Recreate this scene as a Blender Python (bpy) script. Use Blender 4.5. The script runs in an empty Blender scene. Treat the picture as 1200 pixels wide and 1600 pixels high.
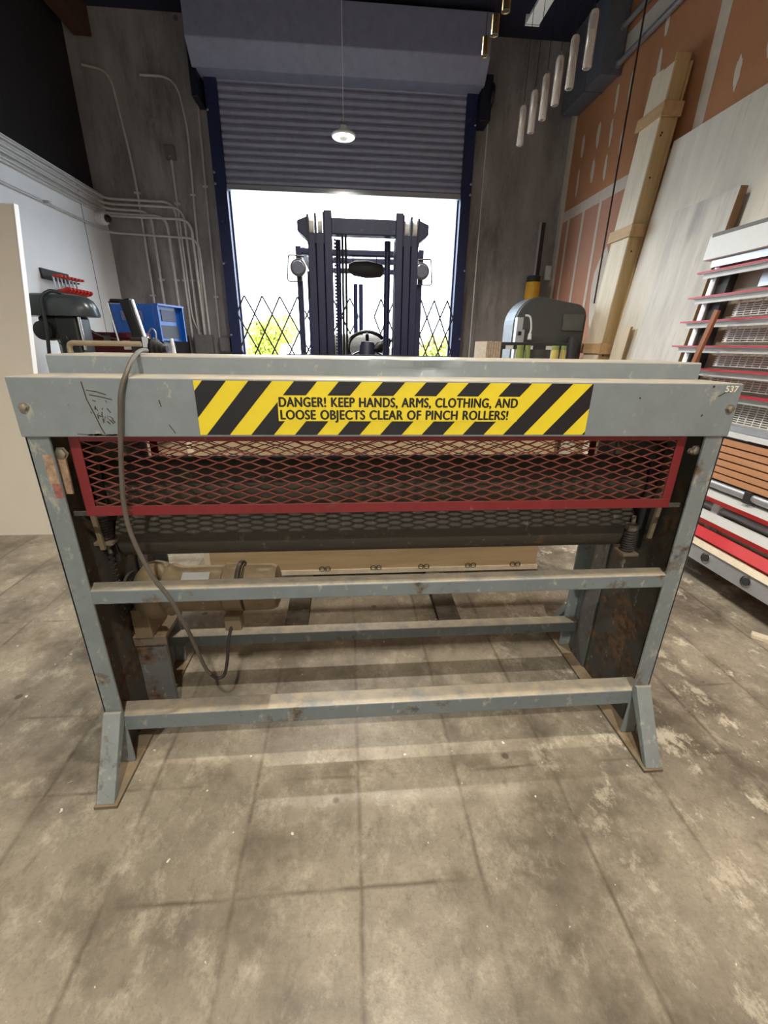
import bpy, bmesh, math, random
from mathutils import Vector, Matrix
random.seed(7)
scene = bpy.context.scene
COL = scene.collection
PI = math.pi

# ---------------------------------------------------------------- camera
def make_camera():
    pitch, roll, yaw = 0.3706, 0.0163, 0.0861
    cy, sy, cp, sp = math.cos(yaw), math.sin(yaw), math.cos(pitch), math.sin(pitch)
    fwd = Vector((sy*cp, cy*cp, -sp)); right = Vector((cy, -sy, 0)); up = right.cross(fwd)
    c, s = math.cos(roll), math.sin(roll)
    r2 = c*right + s*up; u2 = -s*right + c*up
    cd = bpy.data.cameras.new('camera'); cam = bpy.data.objects.new('camera', cd); COL.objects.link(cam)
    cd.sensor_fit = 'VERTICAL'; cd.sensor_height = 24.0; cd.sensor_width = 18.0
    cd.lens = 671.5/1600*24.0
    cd.clip_start = 0.02; cd.clip_end = 200
    m = Matrix((r2, u2, -fwd)).transposed().to_4x4(); m.translation = Vector((0, 0, 1.4))
    cam.matrix_world = m
    scene.camera = cam
make_camera()

# ---------------------------------------------------------------- world, sun, exposure
world = bpy.data.worlds.new('world'); scene.world = world; world.use_nodes = True
bg = world.node_tree.nodes['Background']
bg.inputs[0].default_value = (0.78, 0.89, 1.0, 1); bg.inputs[1].default_value = 9.0
sun_d = bpy.data.lights.new('sun', 'SUN'); sun_d.energy = 9.0; sun_d.color = (1, .95, .85); sun_d.angle = .02
sun = bpy.data.objects.new('sun', sun_d); COL.objects.link(sun)
sun.rotation_euler = (math.radians(42), 0, math.radians(-25))     # from behind the building, lights the trees outside
scene.view_settings.view_transform = 'Standard'
scene.view_settings.look = 'None'
scene.view_settings.gamma = 1.0
scene.view_settings.exposure = 0.0
scene.view_settings.use_curve_mapping = False
LAMP_W = 62.0

# ---------------------------------------------------------------- materials
def lin(c):
    c = [v/255.0 for v in c]
    return tuple((v/12.92 if v <= .04045 else ((v+.055)/1.055)**2.4) for v in c) + (1.0,)
class NT:
    def __init__(s, name):
        s.m = bpy.data.materials.new(name); s.m.use_nodes = True
        s.t = s.m.node_tree; s.n = s.t.nodes; s.b = s.n['Principled BSDF']
    def new(s, typ, **kw):
        n = s.n.new(typ)
        for k, v in kw.items(): setattr(n, k, v)
        return n
    def link(s, a, b): s.t.links.new(a, b)
    def coord(s, scale=(1, 1, 1), rot=(0, 0, 0), loc=(0, 0, 0)):
        g = s.new('ShaderNodeNewGeometry'); mp = s.new('ShaderNodeMapping')
        mp.inputs['Scale'].default_value = scale; mp.inputs['Rotation'].default_value = rot; mp.inputs['Location'].default_value = loc
        s.link(g.outputs['Position'], mp.inputs['Vector']); return mp.outputs['Vector']
    def noise(s, scale, detail=4, rough=.6, vec=None, lo=.4, hi=.6, dist=0):
        n = s.new('ShaderNodeTexNoise'); n.inputs['Scale'].default_value = scale; n.inputs['Detail'].default_value = detail
        n.inputs['Roughness'].default_value = rough; n.inputs['Distortion'].default_value = dist
        s.link(vec if vec is not None else s.coord(), n.inputs['Vector'])
        r = s.new('ShaderNodeMapRange'); r.inputs['From Min'].default_value = lo; r.inputs['From Max'].default_value = hi
        s.link(n.outputs['Fac'], r.inputs['Value']); return r.outputs['Result']
    def mix(s, a, b, fac):
        m = s.new('ShaderNodeMix', data_type='RGBA')
        for v, i in ((a, 6), (b, 7)):
            if isinstance(v, tuple): m.inputs[i].default_value = v
            else: s.link(v, m.inputs[i])
        if isinstance(fac, (int, float)): m.inputs[0].default_value = fac
        else: s.link(fac, m.inputs[0])
        return m.outputs[2]
    def math(s, op, a, b=None):
        m = s.new('ShaderNodeMath', operation=op)
        for v, i in ((a, 0), (b, 1)):
            if v is None: continue
            if isinstance(v, (int, float)): m.inputs[i].default_value = v
            else: s.link(v, m.inputs[i])
        return m.outputs[0]
    def bump(s, h, strength=.3, dist=.01):
        b = s.new('ShaderNodeBump'); b.inputs['Strength'].default_value = strength; b.inputs['Distance'].default_value = dist
        s.link(h, b.inputs['Height']); s.link(b.outputs[0], s.b.inputs['Normal'])
    def done(s, col=None, rough=.5, metal=0, spec=None):
        if col is not None:
            if isinstance(col, tuple): s.b.inputs['Base Color'].default_value = col
            else: s.link(col, s.b.inputs['Base Color'])
        if isinstance(rough, (int, float)): s.b.inputs['Roughness'].default_value = rough
        else: s.link(rough, s.b.inputs['Roughness'])
        s.b.inputs['Metallic'].default_value = metal
        if spec is not None: s.b.inputs['Specular IOR Level'].default_value = spec
        return s.m
MATS = {}
def plain(name, rgb, rough=.5, metal=0, var=.12, scale=14):
    t = NT(name); c = lin(rgb); d = tuple(v*(1-var*1.6) for v in c[:3])+(1,)
    MATS[name] = t.done(t.mix(d, c, t.noise(scale, 5, .65, lo=.3, hi=.7)), rough, metal); return MATS[name]
def painted(name, rgb, rust=.15, dust=.0, dustrgb=(196, 178, 148), rough=.45, wear=(185, 180, 165), wearamt=.1):
    t = NT(name); c = lin(rgb); d = tuple(v*.82 for v in c[:3])+(1,)
    col = t.mix(d, c, t.noise(9, 5, .65, lo=.3, hi=.7))
    if wearamt: col = t.mix(col, lin(wear), t.math('MULTIPLY', t.noise(26, 6, .7, t.coord((1, 1, .55)), lo=.64-wearamt*.5, hi=.70-wearamt*.3), .55))
    if rust:
        r = t.noise(7, 7, .72, lo=.70-rust*.55, hi=.78-rust*.45)
        col = t.mix(col, t.mix(lin((60, 45, 32)), lin((106, 80, 54)), t.noise(30, 3)), r)
    if dust:
        g = t.new('ShaderNodeNewGeometry'); x = t.new('ShaderNodeSeparateXYZ'); t.link(g.outputs['Normal'], x.inputs[0])
        up = t.new('ShaderNodeMapRange'); up.inputs['From Min'].default_value = .45; up.inputs['From Max'].default_value = .85
        t.link(x.outputs['Z'], up.inputs['Value'])
        nz = t.noise(12, 6, .7, lo=.22, hi=.62)
        col = t.mix(col, lin(dustrgb), t.math('MULTIPLY', t.math('MULTIPLY', up.outputs[0], nz), dust))
    t.bump(t.noise(60, 3, lo=0, hi=1), .08, .004)
    MATS[name] = t.done(col, rough, 0); return MATS[name]

def concrete_floor():
    t = NT('concrete_floor')
    c = t.mix(lin((96, 89, 79)), lin((180, 169, 149)), t.noise(1.0, 7, .64, lo=.34, hi=.62, dist=.5))
    c = t.mix(c, lin((150, 140, 122)), t.noise(4.2, 7, .72, lo=.42, hi=.66))
    c = t.mix(c, lin((200, 190, 168)), t.math('MULTIPLY', t.noise(9, 8, .78, t.coord((1, .8, 1), (0, 0, .6)), lo=.50, hi=.68), .65))
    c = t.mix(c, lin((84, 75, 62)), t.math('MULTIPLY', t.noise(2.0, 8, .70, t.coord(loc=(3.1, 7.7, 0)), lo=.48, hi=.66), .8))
    c = t.mix(c, lin((98, 88, 74)), t.math('MULTIPLY', t.noise(22, 7, .8, t.coord((1, .6, 1), (0, 0, -.5)), lo=.54, hi=.70), .6))
    c = t.mix(c, lin((112, 102, 86)), t.math('MULTIPLY', t.noise(90, 4, .8, lo=.5, hi=.72), .5))
    # ghost lines of a lifted tile grid, broken up by wear
    g = t.new('ShaderNodeNewGeometry'); sp = t.new('ShaderNodeSeparateXYZ'); t.link(g.outputs['Position'], sp.inputs[0])
    wob = t.math('MULTIPLY', t.noise(3.0, 3, lo=0, hi=1), .022)
    def lines(axis, off, pitch, w):
        v = t.math('ADD', t.math('SUBTRACT', sp.outputs[axis], off), wob)
        v = t.math('PINGPONG', v, pitch/2)          # 0 on a line, pitch/2 between
        r = t.new('ShaderNodeMapRange'); r.inputs['From Min'].default_value = 0.0; r.inputs['From Max'].default_value = w
        r.inputs['To Min'].default_value = 1; r.inputs['To Max'].default_value = 0; t.link(v, r.inputs['Value']); return r.outputs[0]
    ga = t.math('MULTIPLY', lines('X', .028, .3436, .011), t.noise(2.6, 6, .7, lo=.37, hi=.58))
    gb = t.math('MULTIPLY', lines('Y', .742, .332, .009), t.noise(2.3, 4, vec=t.coord(loc=(5, 2, 0)), lo=.47, hi=.62))
    gl = t.math('MAXIMUM', ga, gb)
    sm = t.math('MULTIPLY', t.math('MAXIMUM', lines('X', .045, .3436, .055), lines('Y', .760, .332, .045)), t.noise(3.4, 6, .7, t.coord(loc=(8, 1, 0)), lo=.47, hi=.66))
    c = t.mix(c, lin((88, 78, 64)), t.math('MULTIPLY', sm, .55))
    c = t.mix(c, lin((78, 68, 55)), t.math('MULTIPLY', gl, .72))
    # pale mortar and paint flecks, most of them on the right-hand side
    side = t.new('ShaderNodeMapRange'); side.inputs['From Min'].default_value = .3; side.inputs['From Max'].default_value = 1.4
    side.inputs['To Min'].default_value = .02; side.inputs['To Max'].default_value = 1
    t.link(sp.outputs['X'], side.inputs['Value'])
    fl = t.math('MULTIPLY', t.noise(7, 8, .78, t.coord((1, .7, 1), loc=(2, 9, 0)), lo=.55, hi=.62), side.outputs[0])
    c = t.mix(c, lin((214, 204, 182)), t.math('MULTIPLY', fl, .95))
    c = t.mix(c, lin((222, 214, 196)), t.noise(34, 2, .5, t.coord(loc=(1, 4, 0)), lo=.735, hi=.76))
    # round oil spots
    vo = t.new('ShaderNodeTexVoronoi'); vo.inputs['Scale'].default_value = 3.1; t.link(t.coord(loc=(.3, .9, 0)), vo.inputs['Vector'])
    sr = t.new('ShaderNodeMapRange'); sr.inputs['From Min'].default_value = .035; sr.inputs['From Max'].default_value = .055
    sr.inputs['To Min'].default_value = .7; sr.inputs['To Max'].default_value = 0; t.link(vo.outputs['Distance'], sr.inputs['Value'])
    c = t.mix(c, lin((70, 58, 46)), sr.outputs[0])
    t.bump(t.noise(45, 6, .7, lo=0, hi=1), .25, .004)
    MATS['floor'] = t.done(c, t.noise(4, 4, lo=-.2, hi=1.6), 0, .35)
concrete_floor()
def concrete_wall():
    t = NT('concrete_wall')
    v = t.coord((1, 1, .3))
    c = t.mix(lin((120, 118, 118)), lin((172, 169, 167)), t.noise(2.2, 7, .65, v, lo=.3, hi=.7))
    c = t.mix(c, lin((80, 77, 76)), t.math('MULTIPLY', t.noise(3.2, 7, .75, t.coord((1, 1, .22), loc=(4, 0, 2)), lo=.52, hi=.72), .7))
    c = t.mix(c, lin((190, 186, 182)), t.math('MULTIPLY', t.noise(9, 6, .75, lo=.56, hi=.74), .4))
    vo = t.new('ShaderNodeTexVoronoi'); vo.inputs['Scale'].default_value = .95; t.link(t.coord(loc=(.2, 0, .55)), vo.inputs['Vector'])
    sr = t.new('ShaderNodeMapRange'); sr.inputs['From Min'].default_value = .035; sr.inputs['From Max'].default_value = .05
    sr.inputs['To Min'].default_value = .75; sr.inputs['To Max'].default_value = 0; t.link(vo.outputs['Distance'], sr.inputs['Value'])
    c = t.mix(c, lin((36, 34, 34)), sr.outputs[0])
    t.bump(t.noise(20, 6, .7, lo=0, hi=1), .3, .01)
    MATS['concrete'] = t.done(c, .9, 0, .2)
concrete_wall()
def drywall(name, a, b):
    t = NT(name)
    c = t.mix(lin(a), lin(b), t.noise(1.1, 5, .6, lo=.3, hi=.7))
    c = t.mix(c, tuple(v*.8 for v in lin(a)[:3])+(1,), t.math('MULTIPLY', t.noise(40, 5, .7, lo=.5, hi=.8), .4))
    MATS[name] = t.done(c, .9, 0, .2)
drywall('drywall_up', (176, 122, 88), (196, 142, 104))
drywall('drywall_low', (188, 136, 112), (202, 152, 128))
def wood(name, a, b, axis='Z', sc=1.0, rough=.6):
    t = NT(name)
    s = {'Z': (9, 9, .8), 'X': (.8, 9, 9), 'Y': (9, .8, 9)}[axis]
    v = t.coord(tuple(k*sc for k in s))
    c = t.mix(lin(a), lin(b), t.noise(1.6, 6, .62, v, lo=.3, hi=.7, dist=.6))
    c = t.mix(c, tuple(k*.7 for k in lin(a)[:3])+(1,), t.math('MULTIPLY', t.noise(5, 4, .7, v, lo=.58, hi=.72), .45))
    t.bump(t.noise(12, 4, vec=v, lo=0, hi=1), .1, .004)
    MATS[name] = t.done(c, rough)
wood('pine', (196, 164, 112), (222, 196, 148)); wood('pine_pale', (222, 206, 176), (240, 228, 204))
wood('birch_panel', (222, 212, 194), (238, 230, 214), sc=.5); wood('grey_ply', (190, 184, 174), (226, 220, 208), sc=.6)
wood('ply_edge', (150, 116, 80), (176, 142, 102)); wood('crate_ply', (176, 150, 112), (204, 180, 142), 'X', .7)
wood('slat_wood', (188, 132, 92), (206, 152, 110), 'Y', .8); wood('stick_wood', (136, 82, 48), (160, 100, 62))
wood('batten_pine', (190, 150, 104), (214, 180, 134), 'Y'); wood('beam_wood', (74, 50, 40), (92, 62, 50), 'Y', .8); wood('bench_wood', (120, 92, 62), (148, 116, 80), 'Y', .7)

painted('grey_paint', (132, 142, 146), rust=.06, dust=.8, wearamt=.07)
painted('leg_paint', (126, 136, 138), rust=.22, dust=.6, wearamt=.17)
painted('bar_paint', (118, 129, 132), rust=.22, dust=1.0, dustrgb=(182, 168, 144), wearamt=.12)
painted('rusty_plate', (74, 74, 70), rust=.40, dust=.3, rough=.75, wearamt=.06)
painted('pedestal_paint', (104, 106, 106), rust=.34, dust=.5, rough=.65, wearamt=.08)
painted('base_plate', (112, 104, 90), rust=.36, dust=.6, dustrgb=(160, 136, 100), rough=.75, wearamt=.08)
painted('red_guard', (126, 34, 38), rust=.16, dust=.25, rough=.5, wearamt=.04, wear=(170, 120, 100))
painted('mesh_red', (122, 56, 48), rust=.22, dust=.6, dustrgb=(168, 118, 96), rough=.6, wearamt=.0)
painted('roller', (62, 58, 50), rust=.12, dust=.25, dustrgb=(100, 92, 76), rough=.7, wearamt=.09, wear=(110, 104, 90))
painted('motor_paint', (116, 101, 78), rust=.26, dust=.7, dustrgb=(168, 148, 114), rough=.6, wearamt=.06)
painted('dark_steel', (44, 42, 42), rust=.2, dust=.2, rough=.6, wearamt=.02)
painted('hood_haze_paint', (142, 149, 174), rust=0, dust=.15, wearamt=0)  # bluish cast is lens haze put into the hood colour
painted('slat_haze_paint', (158, 164, 186), rust=0, dust=.1, rough=.38, wearamt=.03)  # slats carry the same blue haze in their colour
painted('navy_haze_paint', (26, 36, 78), rust=.0, dust=.05, rough=.5, wearamt=.02, wear=(90, 96, 130))  # navy of the door guides stands in for bluish veil glare
painted('mast_haze_paint', (27, 33, 72), rust=.0, dust=.05, rough=.4, wearamt=.02, wear=(90, 96, 130))  # mast blue is the doorway's veil glare mixed into the paint
plain('yellow_vinyl', (238, 216, 44), .4, 0, .05); plain('black_vinyl', (24, 25, 30), .35, 0, .1)
plain('cream_print', (236, 230, 208), .6); plain('worn_label', (190, 160, 132), .7, 0, .35, 60); plain('pink_label', (170, 110, 100), .7, 0, .35, 80)
plain('bolt_steel', (150, 142, 128), .4, .6); plain('steel', (170, 172, 176), .3, .9); plain('chrome', (215, 218, 222), .15, 1.0, .03)
plain('zinc', (206, 205, 202), .45, .15); plain('aluminium', (196, 200, 206), .35, .6, .06); plain('white_metal', (226, 228, 228), .4, 0, .04)
plain('rail_white', (208, 210, 208), .4, 0, .05); plain('rail_red', (196, 44, 62), .4, 0, .06); plain('red_bright', (208, 28, 36), .4, 0, .05)
plain('white_wall', (238, 240, 240), .75, 0, .03, 3); plain('trim_white', (214, 208, 196), .7, 0, .05); plain('mud_white', (222, 208, 190), .85, 0, .08)
plain('upper_dark', (36, 32, 36), .9, 0, .3, 2); plain('ceiling_haze_dark', (40, 42, 66), .9, 0, .2, 2)  # navy tint of the ceiling is haze put into its colour
plain('door_slab', (232, 224, 208), .55, 0, .03, 2); plain('white_edge', (240, 240, 240), .5, 0, .02)
plain('rubber', (26, 26, 27), .6); plain('black_plastic', (20, 20, 22), .4); plain('cord_grey', (92, 86, 78), .6); plain('cord_dark', (44, 40, 38), .6)
plain('grey_box', (112, 110, 106), .6); plain('dark_box', (52, 52, 54), .6)
plain('cast_green', (66, 74, 78), .28, .1, .1); plain('cast_dark', (44, 48, 52), .4); plain('maroon', (96, 24, 36), .4); plain('welder_blue', (24, 92, 184), .35, 0, .06)
plain('label_faded', (120, 122, 168), .5, 0, .2, 60); plain('clamp_red', (206, 46, 34), .4); plain('saw_grey', (74, 76, 74), .45, 0, .08); plain('saw_plate', (98, 100, 98), .5)
plain('bollard_yellow', (226, 176, 48), .5); plain('jar_green', (150, 162, 92), .4, 0, .15, 9); plain('jar_yellow', (206, 190, 104), .4, 0, .15, 9)
plain('clear_grey', (60, 62, 66), .2); plain('cardboard', (206, 188, 166), .8, 0, .25, 40); plain('taupe', (158, 148, 132), .7, 0, .12, 4); plain('grille_white', (222, 220, 214), .5)
plain('asphalt', (150, 150, 148), .9); plain('bark', (92, 74, 56), .9); plain('seat_black', (40, 40, 44), .6); plain('cowl_grey', (164, 168, 172), .5)
plain('gate_steel', (58, 58, 68), .6, .1); plain('pipe_grey', (150, 152, 156), .35, .3); plain('handle_beige', (150, 136, 112), .5, .2, .2); plain('lamp_glass', (120, 126, 146), .2); plain('rod_brown', (58, 46, 44), .4)
plain('saw_rim_daylit', (112, 118, 126), .45, .2); plain('duct_grey', (108, 114, 126), .5, .1); plain('navy_dark', (18, 22, 44), .5); plain('gold', (206, 184, 140), .22, 1.0, .05); plain('frosted', (222, 226, 232), .4)
def leafmat():
    t = NT('leaf'); c = t.mix(lin((150, 170, 50)), lin((220, 224, 110)), t.noise(3, 4, lo=.3, hi=.7)); MATS['leaf'] = t.done(c, .6)
    t.b.inputs['Transmission Weight'].default_value = 0
leafmat()
def glassmat():
    t = NT('ribbed_glass'); t.b.inputs['Transmission Weight'].default_value = .80; t.b.inputs['IOR'].default_value = 1.40
    MATS['glass'] = t.done(lin((250, 246, 242)), .25)
glassmat()
def emit(name, rgb, k):
    t = NT(name); t.b.inputs['Emission Color'].default_value = lin(rgb); t.b.inputs['Emission Strength'].default_value = k
    MATS[name] = t.done(lin(rgb), .5)
emit('lamp_lens', (255, 246, 224), 6.0)
M = MATS

# ---------------------------------------------------------------- mesh helpers
class MB:
    def __init__(s): s.v = []; s.f = []; s.sm = []
    def add(s, vs, fs, smooth=False):
        o = len(s.v); s.v += [tuple(p) for p in vs]; s.f += [[i+o for i in f] for f in fs]; s.sm += [smooth]*len(fs); return s
    def box(s, x0, x1, y0, y1, z0, z1):
        vs = [(x, y, z) for z in (z0, z1) for y in (y0, y1) for x in (x0, x1)]
        return s.add(vs, [[0, 2, 3, 1], [4, 5, 7, 6], [0, 1, 5, 4], [2, 6, 7, 3], [0, 4, 6, 2], [1, 3, 7, 5]])
    def hexa(s, b, t):     # four bottom points, four top points, both counter-clockwise from above
        return s.add(list(b)+list(t), [[3, 2, 1, 0], [4, 5, 6, 7], [0, 1, 5, 4], [1, 2, 6, 5], [2, 3, 7, 6], [3, 0, 4, 7]])
    def beam(s, p, q, w, h, up=(0, 0, 1)):      # rectangular bar from p to q
        p, q = Vector(p), Vector(q); d = (q-p).normalized(); u = Vector(up)
        if abs(d.dot(u)) > .98: u = Vector((0, 1, 0))
        a = d.cross(u).normalized(); b = a.cross(d).normalized(); a *= w/2; b *= h/2
        vs = [p-a-b, p+a-b, p+a+b, p-a+b, q-a-b, q+a-b, q+a+b, q-a+b]
        return s.add(vs, [[0, 1, 2, 3][::-1], [4, 5, 6, 7], [0, 1, 5, 4], [1, 2, 6, 5], [2, 3, 7, 6], [3, 0, 4, 7]])
    def prism(s, poly, axis, a0, a1):           # 2-D outline pushed along an axis: X (y,z)  Y (x,z)  Z (x,y)
        def mk(p, a): return {'X': (a, p[0], p[1]), 'Y': (p[0], a, p[1]), 'Z': (p[0], p[1], a)}[axis]
        n = len(poly); vs = [mk(p, a0) for p in poly]+[mk(p, a1) for p in poly]
        fs = [list(range(n))[::-1], list(range(n, 2*n))]+[[i, (i+1) % n, n+(i+1) % n, n+i] for i in range(n)]
        return s.add(vs, fs)
    def lathe(s, origin, axis, prof, n=20):     # prof: (distance along axis, radius)
        o = Vector(origin); d = Vector(axis).normalized(); u = Vector((0, 0, 1)) if abs(d.z) < .9 else Vector((1, 0, 0))
        a = d.cross(u).normalized(); b = d.cross(a).normalized(); vs = []; fs = []
        for t, r in prof:
            for k in range(n):
                an = 2*PI*k/n; vs.append(o+d*t+(a*math.cos(an)+b*math.sin(an))*r)
        for i in range(len(prof)-1):
            for k in range(n): fs.append([i*n+k, i*n+(k+1) % n, (i+1)*n+(k+1) % n, (i+1)*n+k])
        fs.append(list(range(n))[::-1]); m = (len(prof)-1)*n; fs.append([m+k for k in range(n)])
        return s.add(vs, fs, True)
    def cyl(s, p, q, r, n=14):
        p, q = Vector(p), Vector(q); return s.lathe(p, q-p, [(0, r), ((q-p).length, r)], n)
    def tube(s, pts, r, n=8, closed=False):
        pts = [Vector(p) for p in pts]; N = len(pts); vs = []; fs = []; ref = None
        for i, p in enumerate(pts):
            if closed: d = pts[(i+1) % N]-pts[i-1]
            else: d = pts[min(i+1, N-1)]-pts[max(i-1, 0)]
            d.normalize()
            if ref is None: ref = d.orthogonal().normalized()
            ref = (ref-d*ref.dot(d)).normalized(); b = d.cross(ref)
            for k in range(n):
                an = 2*PI*k/n; vs.append(p+(ref*math.cos(an)+b*math.sin(an))*r)
        for i in range(N if closed else N-1):
            j = (i+1) % N
            for k in range(n): fs.append([i*n+k, i*n+(k+1) % n, j*n+(k+1) % n, j*n+k])
        if not closed: fs += [list(range(n))[::-1], [(N-1)*n+k for k in range(n)]]
        return s.add(vs, fs, True)
    def strip(s, pts, w, t, nrm=(0, 1, 0)):    # a flat strand: width w in the plane, thickness t along nrm
        pts = [Vector(p) for p in pts]; nr = Vector(nrm); vs = []; fs = []; N = len(pts)
        for i, p in enumerate(pts):
            d = (pts[min(i+1, N-1)]-pts[max(i-1, 0)]).normalized(); a = d.cross(nr).normalized()*(w/2); b = nr*(t/2)
            vs += [p-a-b, p+a-b, p+a+b, p-a+b]
        for i in range(N-1):
            for k in range(4): fs.append([i*4+k, i*4+(k+1) % 4, (i+1)*4+(k+1) % 4, (i+1)*4+k])
        fs += [[3, 2, 1, 0], [(N-1)*4+k for k in range(4)]]
        return s.add(vs, fs)
    def build(s, name, mat, parent=None, bevel=0, seg=2):
        me = bpy.data.meshes.new(name); me.from_pydata(s.v, [], s.f); me.update()
        for p, sm in zip(me.polygons, s.sm): p.use_smooth = sm
        if any(s.sm):
            try: me.set_sharp_from_angle(angle=math.radians(38))
            except Exception: pass
        bm = bmesh.new(); bm.from_mesh(me); bmesh.ops.recalc_face_normals(bm, faces=bm.faces); bm.to_mesh(me); bm.free()
        me.materials.append(M[mat] if isinstance(mat, str) else mat)
        o = bpy.data.objects.new(name, me); COL.objects.link(o)
        if parent is not None:
            o.parent = parent; o.matrix_parent_inverse = Matrix.Translation(-root_loc(parent))
        if bevel:
            b = o.modifiers.new('bevel', 'BEVEL'); b.width = bevel; b.segments = seg; b.limit_method = 'ANGLE'; b.angle_limit = math.radians(40)
        return o
def root_loc(o):      # only an Empty root is offset; a part's own frame is the world's
    return Vector(o.location) if o.type == 'EMPTY' else Vector((0, 0, 0))
def tag(o, label, cat, group=None, kind=None):
    if label: o['label'] = label
    if cat: o['category'] = cat
    if group: o['group'] = group
    if kind: o['kind'] = kind
    return o
def thing(name, label, cat, loc, group=None):
    o = bpy.data.objects.new(name, None); COL.objects.link(o); o.location = loc; o.empty_display_size = .1
    return tag(o, label, cat, group)
def struct(o): o['kind'] = 'structure'; return o
def stuff(o): o['kind'] = 'stuff'; return o
def B(name, mat, parent, *b, bevel=0):
    m = MB()
    for c in (b if isinstance(b[0], (tuple, list)) else [b]): m.box(*c)
    return m.build(name, mat, parent, bevel)
def bend(pts, r, k=6):        # round the corners of a polyline
    pts = [Vector(p) for p in pts]; out = [pts[0]]
    for i in range(1, len(pts)-1):
        a, b, c = pts[i-1], pts[i], pts[i+1]; rr = min(r, (a-b).length*.49, (c-b).length*.49)
        p0 = b+(a-b).normalized()*rr; p1 = b+(c-b).normalized()*rr
        for j in range(k+1):
            t = j/k; out.append((1-t)**2*p0+2*t*(1-t)*b+t*t*p1)
    out.append(pts[-1]); return out
def spline(pts, k=8):
    P = [Vector(p) for p in pts]; P = [P[0]*2-P[1]]+P+[P[-1]*2-P[-2]]; out = []
    for i in range(1, len(P)-2):
        for j in range(k):
            t = j/k; a, b, c, d = P[i-1], P[i], P[i+1], P[i+2]
            out.append(.5*((2*b)+(c-a)*t+(2*a-5*b+4*c-d)*t*t+(3*b-a-3*c+d)*t**3))
    out.append(P[-2]); return out
def text_mesh(body, parent, mat, x0, x1, zmid, zh, y, name='lettering', bold=.0014):
    cu = bpy.data.curves.new('txt', 'FONT'); cu.body = body; cu.extrude = 0; cu.space_word = 1.2; cu.space_character = 1.06
    ob = bpy.data.objects.new('txt', cu); COL.objects.link(ob)
    dg = bpy.context.evaluated_depsgraph_get(); me = bpy.data.meshes.new_from_object(ob.evaluated_get(dg))
    bpy.data.objects.remove(ob); bpy.data.curves.remove(cu)
    xs = [v.co.x for v in me.vertices]; ys = [v.co.y for v in me.vertices]; a, b = min(xs), max(xs); c, d = 0.0, .70
    base = [(x0+(v.co.x-a)/(b-a)*(x1-x0), zmid-zh/2+(v.co.y-c)/(d-c)*zh) for v in me.vertices]
    polys = [list(p.vertices) for p in me.polygons]; vs = []; fs = []
    for i, (dx, dz) in enumerate(((-bold, 0), (bold, 0), (0, bold*.6), (0, -bold*.6))):     # heavier strokes
        fs += [[k+len(vs) for k in p] for p in polys]; vs += [(x+dx, y-.00004*i, z+dz) for x, z in base]
    me = bpy.data.meshes.new(name); me.from_pydata(vs, [], fs); me.update()
    me.materials.clear(); me.materials.append(M[mat])
    o = bpy.data.objects.new(name, me); COL.objects.link(o); o.parent = parent
    o.matrix_parent_inverse = Matrix.Translation(-root_loc(parent)); return o

# ================================================================ THE ROOM
XL, XR, YB, ZC, YF = -3.15, 3.06, 7.0, 5.0, -3.2
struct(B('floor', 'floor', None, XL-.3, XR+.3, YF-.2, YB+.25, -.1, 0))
struct(B('ground_outside', 'asphalt', None, -30, 30, YB+.25, 60, -.12, -.02))
wb = MB(); wb.box(XL-.3, -1.60, YB, YB+.2, 0, ZC); wb.box(1.63, XR+.3, YB, YB+.2, 0, ZC); wb.box(-1.60, 1.63, YB, YB+.2, 4.4, ZC)
struct(wb.build('wall_back', 'concrete'))
struct(B('wall_front', 'white_wall', None, XL-.3, XR+.3, YF-.2, YF, 0, ZC))
wl = struct(B('wall_left', 'white_wall', None, XL-.15, XL, YF, YB, 0, 3.17))
B('wall_seam', 'grey_box', wl, XL, XL+.002, 6.395, 6.405, 0, 3.17)
struct(B('wall_left_upper', 'upper_dark', None, XL-.3, XL-.1, YF, YB, 3.17, ZC))
struct(B('ceiling', 'ceiling_haze_dark', None, XL-.3, XR+.3, YF-.2, YB+.2, ZC, ZC+.15))
wr = struct(B('wall_right', 'drywall_up', None, XR, XR+.15, YF, YB, 3.10, ZC))
struct(B('wall_right_lower', 'drywall_low', None, XR, XR+.15, YF, YB, 0, 3.10))
struct(B('trim_1', 'trim_white', None, XR-.035, XR, 6.90, YB, 0, 4.55, bevel=.004))
struct(B('trim_2', 'mud_white', None, XR-.004, XR, YF, 6.90, 3.04, 3.16))
for x in (XL+.12,):      # ceiling joists
    struct(B('ceiling_joist', 'beam_wood', None, x-.1, x+.1, YF, YB-.02, 4.72, ZC, bevel=.006))
# plaster marks on the drywall
def patch(y, z, w, h, lean=0.0, n=18):
    m = MB(); ring = []
    for k in range(n):
        a = 2*PI*k/n; q = 1+random.uniform(-.16, .16)
        ring.append((y+math.cos(a)*w/2*q+lean*math.sin(a)*h/2, z+math.sin(a)*h/2*q))
    m.prism(ring, 'X', XR-.003, XR+.01); return m.build('plaster_patch', 'mud_white', wr)
for y, zs in ((6.62, (3.45, 3.85)), (6.25, (3.42, 3.78)), (5.95, (3.40, 3.72, 4.05)), (5.22, (3.36, 3.95, 4.30)), (5.68, (3.5, 3.95)), (4.95, (3.5, 4.42)), (4.12, (3.45, 4.05, 4.5)), (3.86, (3.55, 3.95, 4.4)), (3.45, (3.5, 4.1))):
    for z in zs: patch(y, z+random.uniform(-.04, .04), random.uniform(.05, .085), random.uniform(.2, .36), .06)
for y in (6.72, 6.32, 5.92):
    B('plaster_strip', 'mud_white', wr, XR-.003, XR+.01, y-.028, y+.028, 0, 3.04)
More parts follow.
